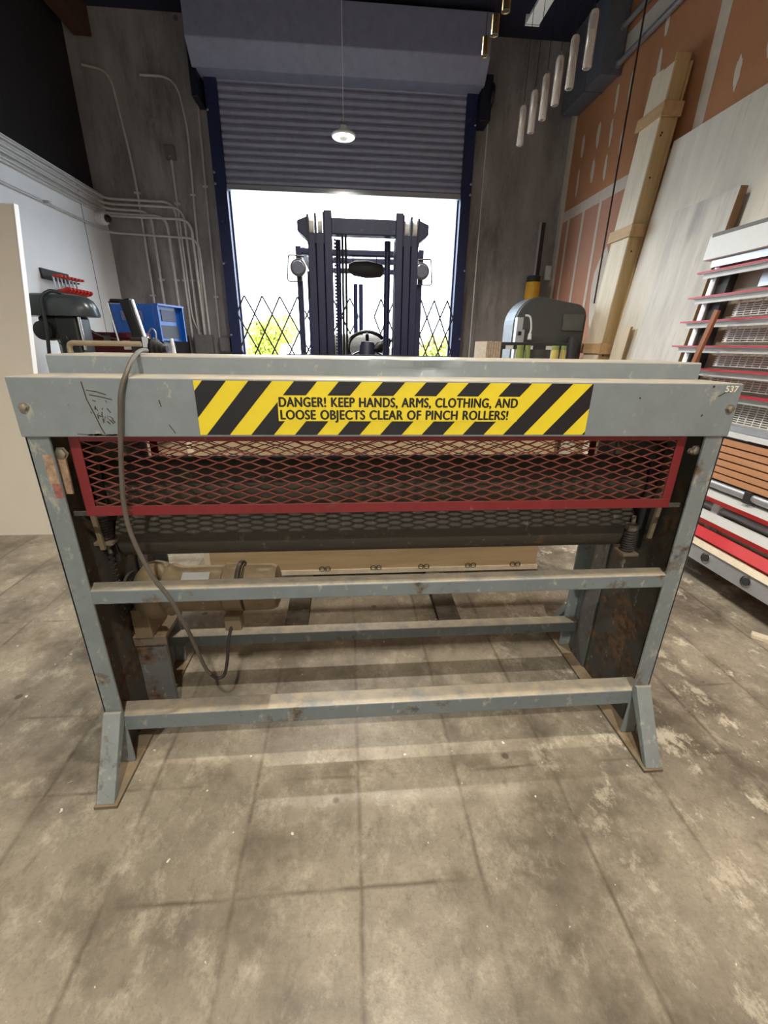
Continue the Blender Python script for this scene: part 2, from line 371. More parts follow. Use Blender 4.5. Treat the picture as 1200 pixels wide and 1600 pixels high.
m = MB(); m.prism([(4.52, 3.16), (4.40, 3.16), (4.36, 4.0), (4.40, ZC), (4.52, ZC), (4.49, 4.0)], 'X', XR-.003, XR+.01); m.build('plaster_strip', 'mud_white', wr)
patch(5.62, 2.1, .34, .9, 0)

# ---------------------------------------------------------------- rolling door
door = bpy.data.objects.new('door_1', None); COL.objects.link(door); door.location = (0, YB-.1, 3.2)
tag(door, 'half-raised grey steel rolling door with barrel hood and dark guides', 'rolling door', kind='structure')
sl = MB(); h = .0785
prof = [(-.030, 0), (-.012, .006), (-.030, .018), (-.034, .045), (-.026, .066), (-.010, .074), (-.010, h), (.0, h), (.0, 0)]
sl.prism([(YB-.10+p[0], 3.31+p[1]) for p in prof], 'X', -1.52, 1.56)
s0 = sl.build('slat', 'slat_haze_paint', door)
for k in range(1, 15):
    c = s0.copy(); COL.objects.link(c); c.location.z += k*h
bb = MB(); bb.box(-1.53, 1.57, YB-.145, YB-.08, 3.255, 3.312); bb.box(-1.50, 1.54, YB-.17, YB-.06, 3.245, 3.258); bb.build('bottom_bar', 'aluminium', door, .004)
for x0, x1, s in ((-1.69, -1.50, 1), (1.54, 1.72, -1)):
    g = MB(); g.box(x0, x1, YB-.05, YB, 0, 4.4); g.box(x0+.02, x1-.02, YB-.17, YB-.05, 0, 4.38)
    o = g.build('guide_rail', 'navy_haze_paint', door, .004)
    for z in (1.5, 2.4, 3.3, 3.42, 4.05):
        b = MB(); b.lathe(((x0+.035) if s > 0 else (x1-.035), YB-.17, z), (0, -1, 0), [(0, .016), (.01, .016), (.014, .008)], 6); b.build('bolt', 'steel', o)
hd = MB(); hd.prism([(YB-.0, 4.36), (YB-.36, 4.36), (YB-.52, 4.55), (YB-.52, 4.94), (YB, 4.94)], 'X', -1.74, 1.72); hd.build('hood', 'hood_haze_paint', door, .008)
ch = MB(); ch.lathe((1.80, YB-.22, 4.32), (1, 0, 0), [(0, .04), (.02, .13), (.06, .13), (.08, .05)], 16); ch.box(1.70, 1.84, YB-.30, YB-.02, 4.05, 4.50); ch.build('chain_hoist', 'navy_dark', door, .006)
B('hoist_bracket', 'navy_dark', door, (-1.78, -1.70, YB-.34, YB-.02, 4.1, 4.6), bevel=.006)
lk = MB(); lk.tube([(1.84, YB-.2+math.sin(t*40)*.003, 4.2-t*3.0) for t in [i/60 for i in range(61)]], .008, 6); lk.build('hand_chain', 'zinc', door)

# ---------------------------------------------------------------- conduits on the concrete wall
def conduit(pts, label, r=.014, br=.12, straps=(), grp='conduits'):
    t = thing('conduit', label, 'conduit', pts[-1], grp)
    m = MB(); m.tube(bend(pts, br, 8), r, 8); m.build('pipe', 'zinc', t)
    for x, y, z in straps:
        B('strap', 'zinc', t, x-.035, x+.035, y-.012, y+.024, z-.012, z+.012)
yb = YB-.025; xl = XL+.025
runs = [(3.125, -2.245, 1.42), (3.065, -2.14, 1.42), (3.005, -2.56, 1.30), (2.955, -2.36, 1.30), (2.925, -2.05, 1.45)]
for i, (z, xe, ze) in enumerate(runs):
    conduit([(xl, 1.5, z), (xl, yb-.012*i, z), (xe, yb-.012*i, z-.01), (xe, yb-.012*i, ze)],
            ['highest grey conduit of the bundle along the top of the white wall', 'second grey conduit down in the bundle on the white wall', 'middle grey conduit of the bundle on the white wall',
             'fourth grey conduit down in the bundle on the white wall', 'lowest grey conduit of the tight bundle on the white wall'][i], .017, .16, [(xe, yb, 2.2)])
conduit([(xl, 1.5, 2.735), (xl, yb-.05, 2.735), (-1.98, yb-.05, 2.70), (-1.98, yb-.05, 1.5)], 'single grey conduit running below the bundle across the white wall', .014, .16, [(xl+.03, 5.6, 2.735)])
conduit([(XL+.05, yb, 4.46), (-2.80, yb, 4.42), (-2.69, yb, 3.4), (-2.71, yb, 1.0)], 'bare conduit rising alone in a curve up the concrete wall', .015, .4, [(-2.70, yb, 3.2), (-2.71, yb, 2.0)])
conduit([(-2.45, yb, 4.40), (-2.03, yb, 4.40), (-1.96, yb, 3.9), (-2.06, yb, 1.5)], 'long straight conduit dropping to the larger grey junction box', .014, .2, [(-1.99, yb, 3.2), (-2.03, yb, 2.3)])
conduit([(-1.80, yb, 4.6), (-1.80, yb, 4.2), (-1.86, yb, 1.4)], 'long straight conduit next to the rolling door guide', .014, .2, [(-1.82, yb, 3.3), (-1.84, yb, 2.0)])
conduit([(-2.21, yb, 3.60), (-2.21, yb, 1.7), (-2.12, yb-.0, 1.5)], 'short conduit hanging from the small square box high on the concrete', .014, .1, [(-2.21, yb, 3.1)])
def jbox(x0, x1, z0, z1, mat, label, d=.12):
    t = thing('junction_box', label, 'junction box', ((x0+x1)/2, YB-d/2, z0), 'electrical boxes on the concrete wall')
    B('body', mat, t, x0, x1, YB-d, YB-.0005, z0, z1, bevel=.006); B('cover', mat, t, x0+.012, x1-.012, YB-d-.008, YB-d, z0+.012, z1-.012, bevel=.003)
    sc = MB(); sc.lathe(((x0+x1)/2, YB-d-.008, z0+.03), (0, -1, 0), [(0, .01), (.004, .008)], 8); sc.build('screw', 'steel', t)
jbox(-2.27, -2.15, 3.57, 3.72, 'grey_box', 'small square grey box high on the concrete wall', .06)
jbox(-2.20, -1.95, 1.20, 1.50, 'grey_box', 'large grey junction box under the ends of several conduits')
jbox(-1.85, -1.70, 1.27, 1.47, 'grey_box', 'small grey junction box beside the rolling door guide')
jbox(-2.52, -2.30, 1.05, 1.48, 'dark_box', 'dark charcoal switch box beside the blue welder', .2)
# security camera in the corner
t = thing('security_camera', 'white dome security camera with a black lens in the corner', 'camera', (XL, 6.75, 2.86))
m = MB(); m.lathe((XL, 6.75, 2.86), (1, -.25, -.1), [(0, .075), (.06, .08), (.11, .075), (.13, .055)], 20); m.build('housing', 'white_metal', t)
m = MB(); m.lathe((XL+.125, 6.72, 2.85), (1, -.6, -.25), [(0, .045), (.03, .04), (.04, .02)], 16); m.build('lens', 'black_plastic', t)
# right end of the concrete wall
t = thing('steel_channel', 'dark slotted steel channel with a bright edge on the concrete wall', 'channel', (2.79, YB, 1.0))
m = MB(); m.box(2.775, 2.835, YB-.05, YB-.001, 1.0, 3.05); m.build('channel', 'dark_box', t); B('bright_edge', 'aluminium', t, 2.745, 2.775, YB-.055, YB-.001, 1.0, 3.05)
t = thing('bollard', 'yellow painted post with a dark cap against the concrete wall', 'post', (2.70, YB-.15, 0))
m = MB(); m.lathe((2.71, YB-.17, 0), (0, 0, 1), [(0, .10), (2.28, .10)], 20); m.build('post', 'bollard_yellow', t)
m = MB(); m.lathe((2.71, YB-.17, 2.28), (0, 0, 1), [(0, .095), (.07, .095), (.08, .085)], 20); m.build('cap', 'dark_steel', t)
t = thing('switch_box', 'small white switch box beside the drywall corner', 'switch', (2.965, YB, 2.35))
B('body', 'white_metal', t, 2.925, 3.01, YB-.06, YB-.0005, 2.33, 2.52, bevel=.006); B('toggle', 'white_edge', t, 2.955, 2.98, YB-.075, YB-.06, 2.40, 2.45, bevel=.002)

# ---------------------------------------------------------------- services at the top of the drywall
t = thing('duct', 'grey sheet metal duct box hanging in the corner above the drywall', 'duct', (2.93, 6.4, 4.2))
m = MB(); m.box(2.83, XR-.01, 5.95, 6.88, 4.22, 4.98); m.build('casing', 'duct_grey', t, .006)
B('seam_flange', 'duct_grey', t, (2.82, XR-.01, 6.30, 6.33, 4.21, 4.98), (2.82, XR-.01, 5.94, 5.97, 4.21, 4.98))
for z, y1, lb in ((4.30, 5.93, 'lower thick grey steel pipe running along the drywall'), (4.61, 5.93, 'upper thick grey steel pipe running along the drywall')):
    t = thing('steel_pipe', lb, 'pipe', (XR-.05, y1, z), 'pipes along the drywall')
    m = MB(); m.cyl((XR-.06, 1.0, z), (XR-.06, y1, z), .028, 14); m.build('pipe', 'pipe_grey', t)
    m = MB(); m.lathe((XR-.06, y1-.02, z), (0, 1, 0), [(0, .037), (.03, .037)], 14); m.build('coupling', 'pipe_grey', t)
    for yy in (3.4,): B('clamp', 'dark_steel', t, XR-.095, XR-.001, yy-.012, yy+.012, z-.035, z+.035)
t = thing('steel_rod', 'thin dark steel rod hanging down the drywall', 'rod', (XR-.05, 5.47, 2.0))
m = MB(); m.cyl((XR-.11, 5.47, 1.9), (XR-.11, 5.47, ZC-.001), .009, 10); m.build('rod', 'rod_brown', t)
B('bracket', 'dark_steel', t, XR-.125, XR-.001, 5.455, 5.485, 4.75, 4.79)
B('ceiling_band', 'trim_white', wr, XR-.002, XR+.01, 4.4, 5.94, 4.36, 4.55)
t = thing('strip_light', 'white unlit strip light fixture under the dark ceiling', 'light fixture', (1.64, 4.2, 4.0))
m = MB(); m.prism([(1.58, 4.0), (1.70, 4.0), (1.68, 4.06), (1.60, 4.06)], 'Y', 3.2, 4.87); m.build('body', 'white_metal', t, .004)
B('end_cap', 'rail_white', t, 1.578, 1.702, 4.87, 4.885, 3.995, 4.065)
for y in (3.4, 4.6):
    m = MB(); m.cyl((1.64, y, 4.06), (1.64, y, ZC-.001), .004, 6); m.build('hanger', 'dark_steel', t)

# ---------------------------------------------------------------- high-bay lamps (the light of the room)
def high_bay(x, y, z, label, watt):
    t = thing('high_bay_lamp', label, 'lamp', (x, y, z), 'round high-bay lamps')
    m = MB(); m.lathe((x, y, z), (0, 0, 1), [(.0, .125), (.012, .135), (.03, .13), (.045, .09), (.05, .05), (.10, .045), (.11, .02)], 28); m.build('housing', 'white_metal', t)
    m = MB(); m.lathe((x, y, z-.004), (0, 0, 1), [(0, .118), (.004, .122)], 28); m.build('lens', 'lamp_lens', t)
    m = MB(); m.lathe((x, y, z-.022), (0, 0, 1), [(0, .034), (.016, .05), (.018, .05)], 18); m.build('sensor_cap', 'white_metal', t)
    m = MB(); m.tube([(x+.022*math.cos(a), y, z+.13+.03*math.sin(a)) for a in [2*PI*k/16 for k in range(16)]], .005, 6, True); m.build('hook', 'steel', t)
    m = MB(); m.cyl((x, y, z+.15), (x, y, ZC-.001), .0045, 6); m.build('cable', 'white_metal', t)
    ld = bpy.data.lights.new('lamp_light', 'AREA'); ld.shape = 'DISK'; ld.size = .13; ld.energy = watt; ld.color = (1.0, .93, .82); ld.spread = math.radians(150)
    lo = bpy.data.objects.new('lamp_light', ld); COL.objects.link(lo); lo.parent = t; lo.location = (0, 0, -.03)
high_bay(-.003, 6.0, 3.55, 'glowing round lamp hanging on a thin cable before the rolling door', LAMP_W*.6)
high_bay(.02, 3.72, 3.60, 'round high-bay lamp hanging above the forklift mast', LAMP_W*1.25)
high_bay(.25, 1.02, 3.62, 'round high-bay lamp hanging above the front edge of the press', LAMP_W*.75)
high_bay(.25, -1.75, 4.05, 'round high-bay lamp hanging behind the photographer', LAMP_W*2.25)

# ---------------------------------------------------------------- pendant lamps
ORD = ('first', 'second', 'third', 'fourth', 'fifth', 'sixth', 'seventh')
for i, y in enumerate((4.164, 3.945, 3.742, 3.542, 3.344, 3.13)):
    x, z = 1.40, 2.90
    t = thing('glass_pendant', 'clear glass tube pendant, %s in its row counted from the rolling door' % ORD[i], 'pendant lamp', (x, y, z), 'glass tube pendants in a row')
    m = MB(); n = 28; prof = [(0, .021), (.004, .024), (.235, .024), (.25, .018), (.25, .014), (.230, .019), (.008, .019), (0, .019)]
    vs = []; fs = []
    for tt, r in prof:
        for k in range(n):
            q = r*(1+.05*(k % 2)); vs.append((x+q*math.cos(2*PI*k/n), y+q*math.sin(2*PI*k/n), z+tt))
    for a in range(len(prof)):
        b = (a+1) % len(prof)
        for k in range(n): fs.append([a*n+k, a*n+(k+1) % n, b*n+(k+1) % n, b*n+k])
    m.add(vs, fs, True); m.build('glass_tube', 'glass', t)
    m = MB(); m.lathe((x, y, z+.165), (0, 0, 1), [(0, .0165), (.050, .0165), (.068, .012)], 16); m.build('socket', 'chrome', t)
    m = MB(); m.lathe((x, y, z+.248), (0, 0, 1), [(0, .014), (.010, .012), (.018, .005), (.026, .003)], 14); m.build('top_cap', 'chrome', t)
    m = MB(); m.cyl((x, y, z+.272), (x, y, ZC-.001), .0022, 5); m.build('cord', 'black_plastic', t)
for i, y in enumerate((3.70, 3.492, 3.287)):
    x, z = .94, 3.20
    t = thing('brass_pendant', 'short brass tube pendant on a cord, %s counted from the rolling door' % ORD[i], 'pendant lamp', (x, y, z), 'brass tube pendants')
    m = MB(); m.lathe((x, y, z), (0, 0, 1), [(.012, .016), (0, .021), (0, .025), (.092, .025), (.096, .02)], 20); m.build('tube', 'gold', t)
    m = MB(); m.lathe((x, y, z+.004), (0, 0, 1), [(0, .018), (.004, .018)], 16); m.build('inner_reflector', 'black_plastic', t)
    m = MB(); m.cyl((x, y, z+.095), (x, y, ZC-.001), .0022, 5); m.build('cord', 'black_plastic', t)

# ================================================================ THE ROLLER PRESS
P = thing('roller_press', 'large grey steel pinch roller press with a red mesh guard', 'machine', (.134, 1.432, 0))
X0, X1 = -.827, 1.096
for s, xo in ((1, X0), (-1, X1)):
    a, b = sorted((xo, xo+s*.071)); B('base_plate', 'base_plate', P, a, b, 1.005, 1.862, .0, .012)
    for yf, d in ((1.165, 1), (1.700, -1)):
        ya, yb2 = sorted((yf, yf+d*.010)); yc, yd = sorted((yf, yf+d*.060))
        x_a, x_b = sorted((xo, xo+s*.058)); x_c, x_d = sorted((xo, xo+s*.009))
        m = MB(); m.box(x_a, x_b, ya, yb2, .012, 1.168); m.box(x_c, x_d, yc, yd, .012, 1.168); m.build('leg', 'leg_paint', P, .003)
        # splayed foot bar from the leg down to the base plate
        yo = yf-d*.150; m = MB(); xa, xb = sorted((xo+s*.004, xo+s*.060))
        m.prism([(yf, .246), (yf-d*.012, .250), (yo-d*.004, .012), (yo+d*.020, .012), (yf, .205)], 'X', xa, xb); m.build('foot', 'leg_paint', P, .003)
    x_a, x_b = sorted((xo+s*.010, xo+s*.016)); m = MB(); m.box(x_a, x_b, 1.226, 1.640, .012, 1.168); m.build('side_plate', 'rusty_plate', P)
    x_a, x_b = sorted((xo+s*.017, xo+s*.022)); B('stiffener_plate', 'pedestal_paint', P, x_a, x_b, 1.53, 1.638, .012, 1.168)
    x_a, x_b = sorted((xo+s*.017, xo+s*.055)); m = MB(); m.beam((xo+s*.045, 1.27, 1.11), (xo+s*.045, 1.30, .78), .014, .010); m.build('guide_strip', 'handle_beige', P)
    m = MB(); m.box(x_a, x_b, 1.36, 1.50, .70, 1.10); m.build('bearing_channel', 'dark_steel', P, .004)
    for z in (.79, .965):
        m = MB(); m.lathe((xo+s*.017, 1.43, z), (s, 0, 0), [(0, .055), (.04, .055), (.05, .035)], 18); m.build('bearing', 'dark_steel', P)
B('cross_bar', 'bar_paint', P, X0+.010, X1-.010, 1.166, 1.222, .660, .707, bevel=.004)
B('cross_bar', 'bar_paint', P, X0+.010, X1-.010, 1.168, 1.238, .155, .219, bevel=.004)
B('cross_bar', 'bar_paint', P, X0+.010, X1-.010, 1.640, 1.698, .128, .180, bevel=.004)
# header: folded front plate with a top shelf and end returns
m = MB(); m.prism([(1.155, 1.168), (1.180, 1.168), (1.180, 1.174), (1.163, 1.174), (1.163, 1.307), (1.310, 1.307), (1.310, 1.315), (1.155, 1.315)], 'X', X0, X1)
hb = m.build('header_beam', 'grey_paint', P, .003)
m = MB(); m.prism([(1.710, 1.168), (1.710, 1.315), (1.560, 1.315), (1.560, 1.307), (1.702, 1.307), (1.702, 1.168)], 'X', X0, X1); m.build('rear_header_beam', 'grey_paint', P, .003)
for x in (X0+.0005, X1-.0075): B('end_cap', 'grey_paint', P, x, x+.007, 1.164, 1.700, 1.170, 1.306)
# hood on top, its front lip dented near the middle
nx = 96; vs = []; fs = []; hx0, hx1 = -.812, 1.078
for i in range(nx+1):
    x = hx0+(hx1-hx0)*i/nx; dent = .012*math.exp(-((x-.24)/.07)**2)+.006*math.exp(-((x-.12)/.05)**2); dz = .004*math.exp(-((x-.20)/.10)**2)
    for y, z in ((1.303, 1.315), (1.303+dent, 1.340), (1.304+dent*.4, 1.360-dz), (1.308, 1.364-dz), (1.555, 1.364), (1.562, 1.360), (1.562, 1.315)): vs.append((x, y, z))
for i in range(nx):
    for k in range(6): fs.append([i*7+k, i*7+k+1, (i+1)*7+k+1, (i+1)*7+k])
fs += [list(range(7)), [nx*7+k for k in range(7)][::-1]]
m = MB(); m.add(vs, fs, True); m.build('top_hood', 'grey_paint', P)
def bolt(p, d=(0, -1, 0), r=.010, parent=P):
    m = MB(); m.lathe(p, d, [(0, r*1.3), (.002, r*1.3), (.002, r), (.009, r), (.011, r*.7)], 6); m.build('bolt', 'bolt_steel', parent)
bolt((-.800, 1.155, 1.243)); bolt((1.074, 1.155, 1.247)); bolt((-.762, 1.19, 1.118), r=.014); bolt((1.035, 1.19, 1.120), r=.012); bolt((1.02, 1.19, 1.118), r=.007)
# stock number
text_mesh('537', hb, 'cream_print', 1.046, 1.082, 1.301, .016, 1.1543, 'stock_number', .0009)
# rust scratches on the front of the header
def scratch(pts, w, mat='dark_rust'):
    m = MB(); m.strip([(x, 1.1548, z) for x, z in pts], w, .0006); return m.build('scratch', mat, hb)
plain('dark_rust', (74, 58, 44), .8, 0, .3, 50)
scratch([(-.652, 1.305), (-.648, 1.262), (-.637, 1.225), (-.628, 1.19), (-.622, 1.175)], .0026)
scratch([(-.645, 1.285), (-.62, 1.281), (-.60, 1.274)], .0022); scratch([(-.64, 1.274), (-.61, 1.268), (-.588, 1.262)], .0022)
scratch([(-.475, 1.262), (-.472, 1.245)], .0025); scratch([(-.46, 1.20), (-.447, 1.178)], .002); scratch([(-.69, 1.176), (-.64, 1.173), (-.60, 1.172)], .002)
scratch([(1.03, 1.28), (1.05, 1.292), (1.065, 1.294)], .0025); scratch([(.80, 1.273), (.803, 1.276)], .005); scratch([(.995, 1.225), (.998, 1.231)], .004); scratch([(1.006, 1.306), (1.012, 1.307)], .006)

for _ in range(22):
    x = random.uniform(-.645, -.595); z = random.uniform(1.205, 1.262); scratch([(x, z), (x+random.uniform(-.004, .008), z-random.uniform(.003, .012))], random.uniform(.0012, .003))
for _ in range(16):
    x = random.uniform(-.68, -.60); scratch([(x, 1.1735), (x+random.uniform(.004, .02), 1.1725+random.uniform(0, .003))], random.uniform(.002, .005))
# warning sticker
SX0, SX1, SZ0, SZ1 = -.385, .661, 1.1738, 1.3105
stk = B('warning_sticker', 'yellow_vinyl', P, SX0, SX1, 1.1545, 1.1552, SZ0, SZ1)
def clip(poly, x0, x1, z0, z1):
    for ax, lim, sg in ((0, x0, 1), (0, x1, -1), (1, z0, 1), (1, z1, -1)):
        out = []
        for i in range(len(poly)):
            a, b = poly[i-1], poly[i]; da, db = (a[ax]-lim)*sg, (b[ax]-lim)*sg
            if da*db < 0:
                t_ = da/(da-db); out.append((a[0]+(b[0]-a[0])*t_, a[1]+(b[1]-a[1])*t_))
            if db >= 0: out.append(b)
        poly = out
        if not poly: return []
    return poly
hh = SZ1-SZ0; shift = .87*hh; pitch = .1135; w = .0585
k = -1
for k in range(-2, 11):
    xt = SX0+.022+k*pitch
    poly = [(xt, SZ1), (xt+w, SZ1), (xt+w-shift, SZ0), (xt-shift, SZ0)]
    poly = clip(poly, SX0, SX1, SZ0, SZ1)
    if len(poly) > 2:
        m = MB(); m.prism(poly, 'Y', 1.1541, 1.1546); m.build('stripe', 'black_vinyl', stk)
B('text_panel', 'yellow_vinyl', stk, SX0+.2045, SX0+.845, 1.1535, 1.1542, SZ1-hh*.735, SZ1-hh*.255)
text_mesh('DANGER! KEEP HANDS, ARMS, CLOTHING, AND', stk, 'black_vinyl', SX0+.2085, SX0+.841, SZ1-hh*.375, .0240, 1.1532)
text_mesh('LOOSE OBJECTS CLEAR OF PINCH ROLLERS!', stk, 'black_vinyl', SX0+.2105, SX0+.818, SZ1-hh*.612, .0240, 1.1532)
# worn paper label on the leg
lb = B('worn_label', 'worn_label', P, -.795, -.772, 1.1640, 1.1652, 1.040, 1.120); B('label_lower', 'pink_label', lb, -.790, -.770, 1.1640, 1.1652, 1.000, 1.040)

# expanded metal guards
def expanded(x0, x1, z0, z1, y, pitch=.0800, row=.0245, w=.0030, t_=.0045):
    m = MB(); n = int(round((z1-z0)/(row/2))); rr = (z1-z0)/n; steps = 8
    cols = (x1-x0)/pitch
    for i in range(n+1):
        zc = z0+i*rr; sg = 1 if i % 2 else -1; pts = []
        for j in range(int(cols*steps)+1):
            ph = j/steps; x = x0+ph*pitch
            c = math.cos(2*PI*ph); c = .45*c+.55*(1-4*abs((ph % 1)-.5))*-1
            z = zc+sg*c*rr/2
            if x <= x1: pts.append((x, y+.002*sg*c, min(max(z, z0-.002), z1+.002)))
        m.strip(pts, w, t_)
    return m
g = thing_parent = None
fr = MB(); gx0, gx1, gz0, gz1, gy = -.742, 1.006, .934, 1.172, 1.196
fr.box(gx0, gx1, gy, gy+.004, gz0, gz0+.030); fr.box(gx0, gx0+.028, gy, gy+.004, gz0+.030, gz1); fr.box(gx1-.028, gx1, gy, gy+.004, gz0+.030, gz1); fr.box(gx0+.028, gx1-.028, gy, gy+.004, gz1-.024, gz1)
fr.box(gx0, gx1, gy+.004, gy+.024, gz0, gz0+.004); fr.box(gx0, gx0+.004, gy+.004, gy+.024, gz0+.004, gz1); fr.box(gx1-.004, gx1, gy+.004, gy+.024, gz0+.004, gz1)
fg = fr.build('front_guard', 'red_guard', P, .0015)
stuff(expanded(gx0+.022, gx1-.022, gz0+.024, gz1-.018, gy+.0065).build('expanded_mesh', 'mesh_red', fg))
for x0, x1 in ((X0+.018, gx0+.004), (gx1-.004, X1-.018)): B('guard_tab', 'rusty_plate', fg, x0, x1, gy+.004, gy+.012, gz0, gz0+.012)
fr = MB(); gy2 = 1.655
fr.box(gx0, gx1, gy2, gy2+.004, .90, .926); fr.box(gx0, gx0+.028, gy2, gy2+.004, .926, gz1); fr.box(gx1-.028, gx1, gy2, gy2+.004, .926, gz1); fr.box(gx0+.028, gx1-.028, gy2, gy2+.004, gz1-.024, gz1)
rg = fr.build('rear_guard', 'red_guard', P, .0015)
stuff(expanded(gx0+.022, gx1-.022, .920, gz1-.018, gy2+.0065).build('expanded_mesh', 'mesh_red', rg))
m = MB(); m.beam((-.765, 1.188, 1.115), (-.768, 1.188, 1.005), .022, .006); m.build('latch_lever', 'worn_label', P)
# rollers
for nm, z, r, mat in (('lower_roller', .790, .086, 'roller'), ('upper_roller', .965, .084, 'roller')):
    m = MB(); m.lathe((-.768, 1.43, z), (1, 0, 0), [(0, r*.88), (.006, r), (1.794, r), (1.80, r*.88)], 40); ro = m.build(nm, mat, P)
    m = MB(); m.cyl((-.812, 1.43, z), (1.082, 1.43, z), .028, 16); m.build('shaft', 'dark_steel', ro)
# springs and adjusters near both ends
def spring(x, y, z0, z1, r=.020, turns=9):
    m = MB(); n = turns*12; m.tube([(x+r*math.cos(2*PI*i/12), y+r*math.sin(2*PI*i/12), z0+(z1-z0)*i/n) for i in range(n+1)], .004, 6); m.build('spring', 'dark_steel', P)
    m = MB(); m.cyl((x, y, z0-.05), (x, y, z1+.05), .007, 8); m.lathe((x, y, z1), (0, 0, 1), [(0, .022), (.02, .022)], 6); m.build('adjuster_rod', 'base_plate', P)
    B('spring_bracket', 'base_plate', P, x-.03, x+.03, y-.03, y+.03, z0-.012, z0, bevel=.003)
spring(1.005, 1.335, .715, .800); spring(-.785, 1.335, .80, .88)
# drive chain on the left
m = MB()
for i in range(34):
    z = .50+i*.0105; x = -.787; o = .004 if i % 2 else 0
    m.box(x-.006+o, x+.006+o, 1.330, 1.342, z, z+.008)
m.build('drive_chain', 'dark_steel', P)
m = MB(); m.lathe((-.795, 1.42, .555), (1, 0, 0), [(0, .07), (.010, .07)], 24); m.build('sprocket', 'dark_steel', P)
m = MB(); m.lathe((-.805, 1.42, .79), (1, 0, 0), [(0, .09), (.010, .09)], 28); m.build('sprocket', 'dark_steel', P)
# gear motor on its pedestal
mz, my = .545, 1.44
m = MB(); m.lathe((-.780, my, mz), (1, 0, 0), [(0, .045), (.012, .075), (.035, .100), (.065, .108), (.095, .102), (.112, .085), (.118, .080)], 30); mg = m.build('gearbox', 'motor_paint', P)
m = MB(); m.box(-.790, -.728, my-.07, my+.07, .377, .50); m.build('gearbox_foot', 'motor_paint', mg, .006)
m = MB(); m.lathe((-.664, my, mz), (1, 0, 0), [(0, .094), (.012, .097), (.020, .092), (.045, .084), (.20, .084), (.205, .091), (.262, .093), (.270, .088)], 30); mb = m.build('motor_body', 'motor_paint', P)
m = MB(); m.lathe((-.392, my, mz), (1, 0, 0), [(0, .074), (.008, .088), (.10, .086), (.118, .078), (.126, .058)], 30); m.build('fan_cover', 'motor_paint', P)
m = MB(); m.lathe((-.400, my, mz), (1, 0, 0), [(0, .078), (.012, .078)], 24); m.build('vent_gap', 'dark_steel', mb)
m = MB(); m.tube([(-.405, my+.088*math.cos(a), mz+.088*math.sin(a)+.004) for a in [PI*.25+PI*.5*k/10 for k in range(11)]], .010, 8); m.build('end_band', 'dark_steel', mb)
pl = MB(); a0, a1 = PI*.60, PI*.80
vs = []; fs = []
for i in range(7):
    a = a0+(a1-a0)*i/6
    for x in (-.600, -.505): vs.append((x, my+.0855*math.cos(a), mz+.0855*math.sin(a)))
for i in range(6): fs.append([i*2, i*2+1, i*2+3, i*2+2])
pl.add(vs, fs, True); pl.build('nameplate', 'zinc', mb)
m = MB(); m.box(-.455, -.395, my-.105, my-.06, .425, .485); cb = m.build('terminal_box', 'motor_paint', P, .005)
m = MB(); m.box(X0+.018, -.692, 1.385, 1.56, .357, .377); m.box(-.805, -.688, 1.380, 1.392, .338, .380); m.build('pedestal_shelf', 'base_plate', P, .003)
m = MB(); m.box(X0+.018, -.704, 1.396, 1.403, .012, .357); m.box(-.712, -.700, 1.392, 1.412, .012, .357); m.build('pedestal', 'pedestal_paint', P, .002)
# power cord
c = [(-.587, 1.40, 1.375), (-.575, 1.33, 1.374), (-.555, 1.24, 1.360), (-.54, 1.165, 1.335), (-.556, 1.143, 1.285), (-.570, 1.142, 1.22), (-.585, 1.143, 1.143), (-.600, 1.146, 1.06), (-.609, 1.146, .985), (-.606, 1.146, .89), (-.575, 1.146, .768), (-.538, 1.147, .690),
     (-.520, 1.155, .610), (-.512, 1.18, .53), (-.512, 1.22, .42), (-.510, 1.25, .335), (-.502, 1.262, .300)]
m = MB(); m.tube(spline(c, 8), .0062, 8); m.build('power_cord', 'cord_grey', P)
c = [(-.502, 1.262, .300), (-.486, 1.27, .272), (-.462, 1.28, .275), (-.447, 1.29, .33), (-.440, 1.31, .40), (-.430, 1.345, .450)]
m = MB(); m.tube(spline(c, 8), .0058, 8); m.build('motor_lead', 'cord_dark', P)
# bent handle pipe lying along the top
m = MB(); m.tube(bend([(-.80, 1.40, 1.362), (-.80, 1.40, 1.392), (-.60, 1.40, 1.392)], .018, 6), .0075, 10); m.build('handle_pipe', 'handle_beige', P)

# ================================================================ PLYWOOD CRATE ON THE FORKS
cr = thing('plywood_crate', 'flat plywood shipping crate standing on the forks behind the press', 'crate', (.16, 2.5, .07))
m = MB(); m.box(-.87, 1.19, 2.37, 2.385, .10, 1.16); m.build('front_panel', 'crate_ply', cr, .002)
m = MB(); m.box(-.87, 1.19, 2.69, 2.705, .10, 1.16); m.build('back_panel', 'crate_ply', cr, .002)
for x in (-.87, 1.175): B('end_panel', 'crate_ply', cr, x, x+.015, 2.385, 2.69, .10, 1.16)
B('lid', 'crate_ply', cr, -.875, 1.195, 2.365, 2.71, 1.16, 1.175); B('bottom_board', 'pine_pale', cr, -.88, 1.20, 2.36, 2.715, .071, .10)
for x in (-.52, -.155, .16, .46, .76, 1.05):
    m = MB()
    for d in (-.018, .018): m.tube([(x+d+.015*math.cos(a), 2.362, .108+.015*math.sin(a)) for a in [2*PI*k/12 for k in range(12)]], .0028, 6, True)
    m.beam((x-.035, 2.362, .094), (x+.035, 2.362, .094), .004, .004); m.build('crate_clip', 'dark_steel', cr)
B('corner_strip', 'pine_pale', cr, -.868, -.835, 2.364, 2.37, .10, 1.16)

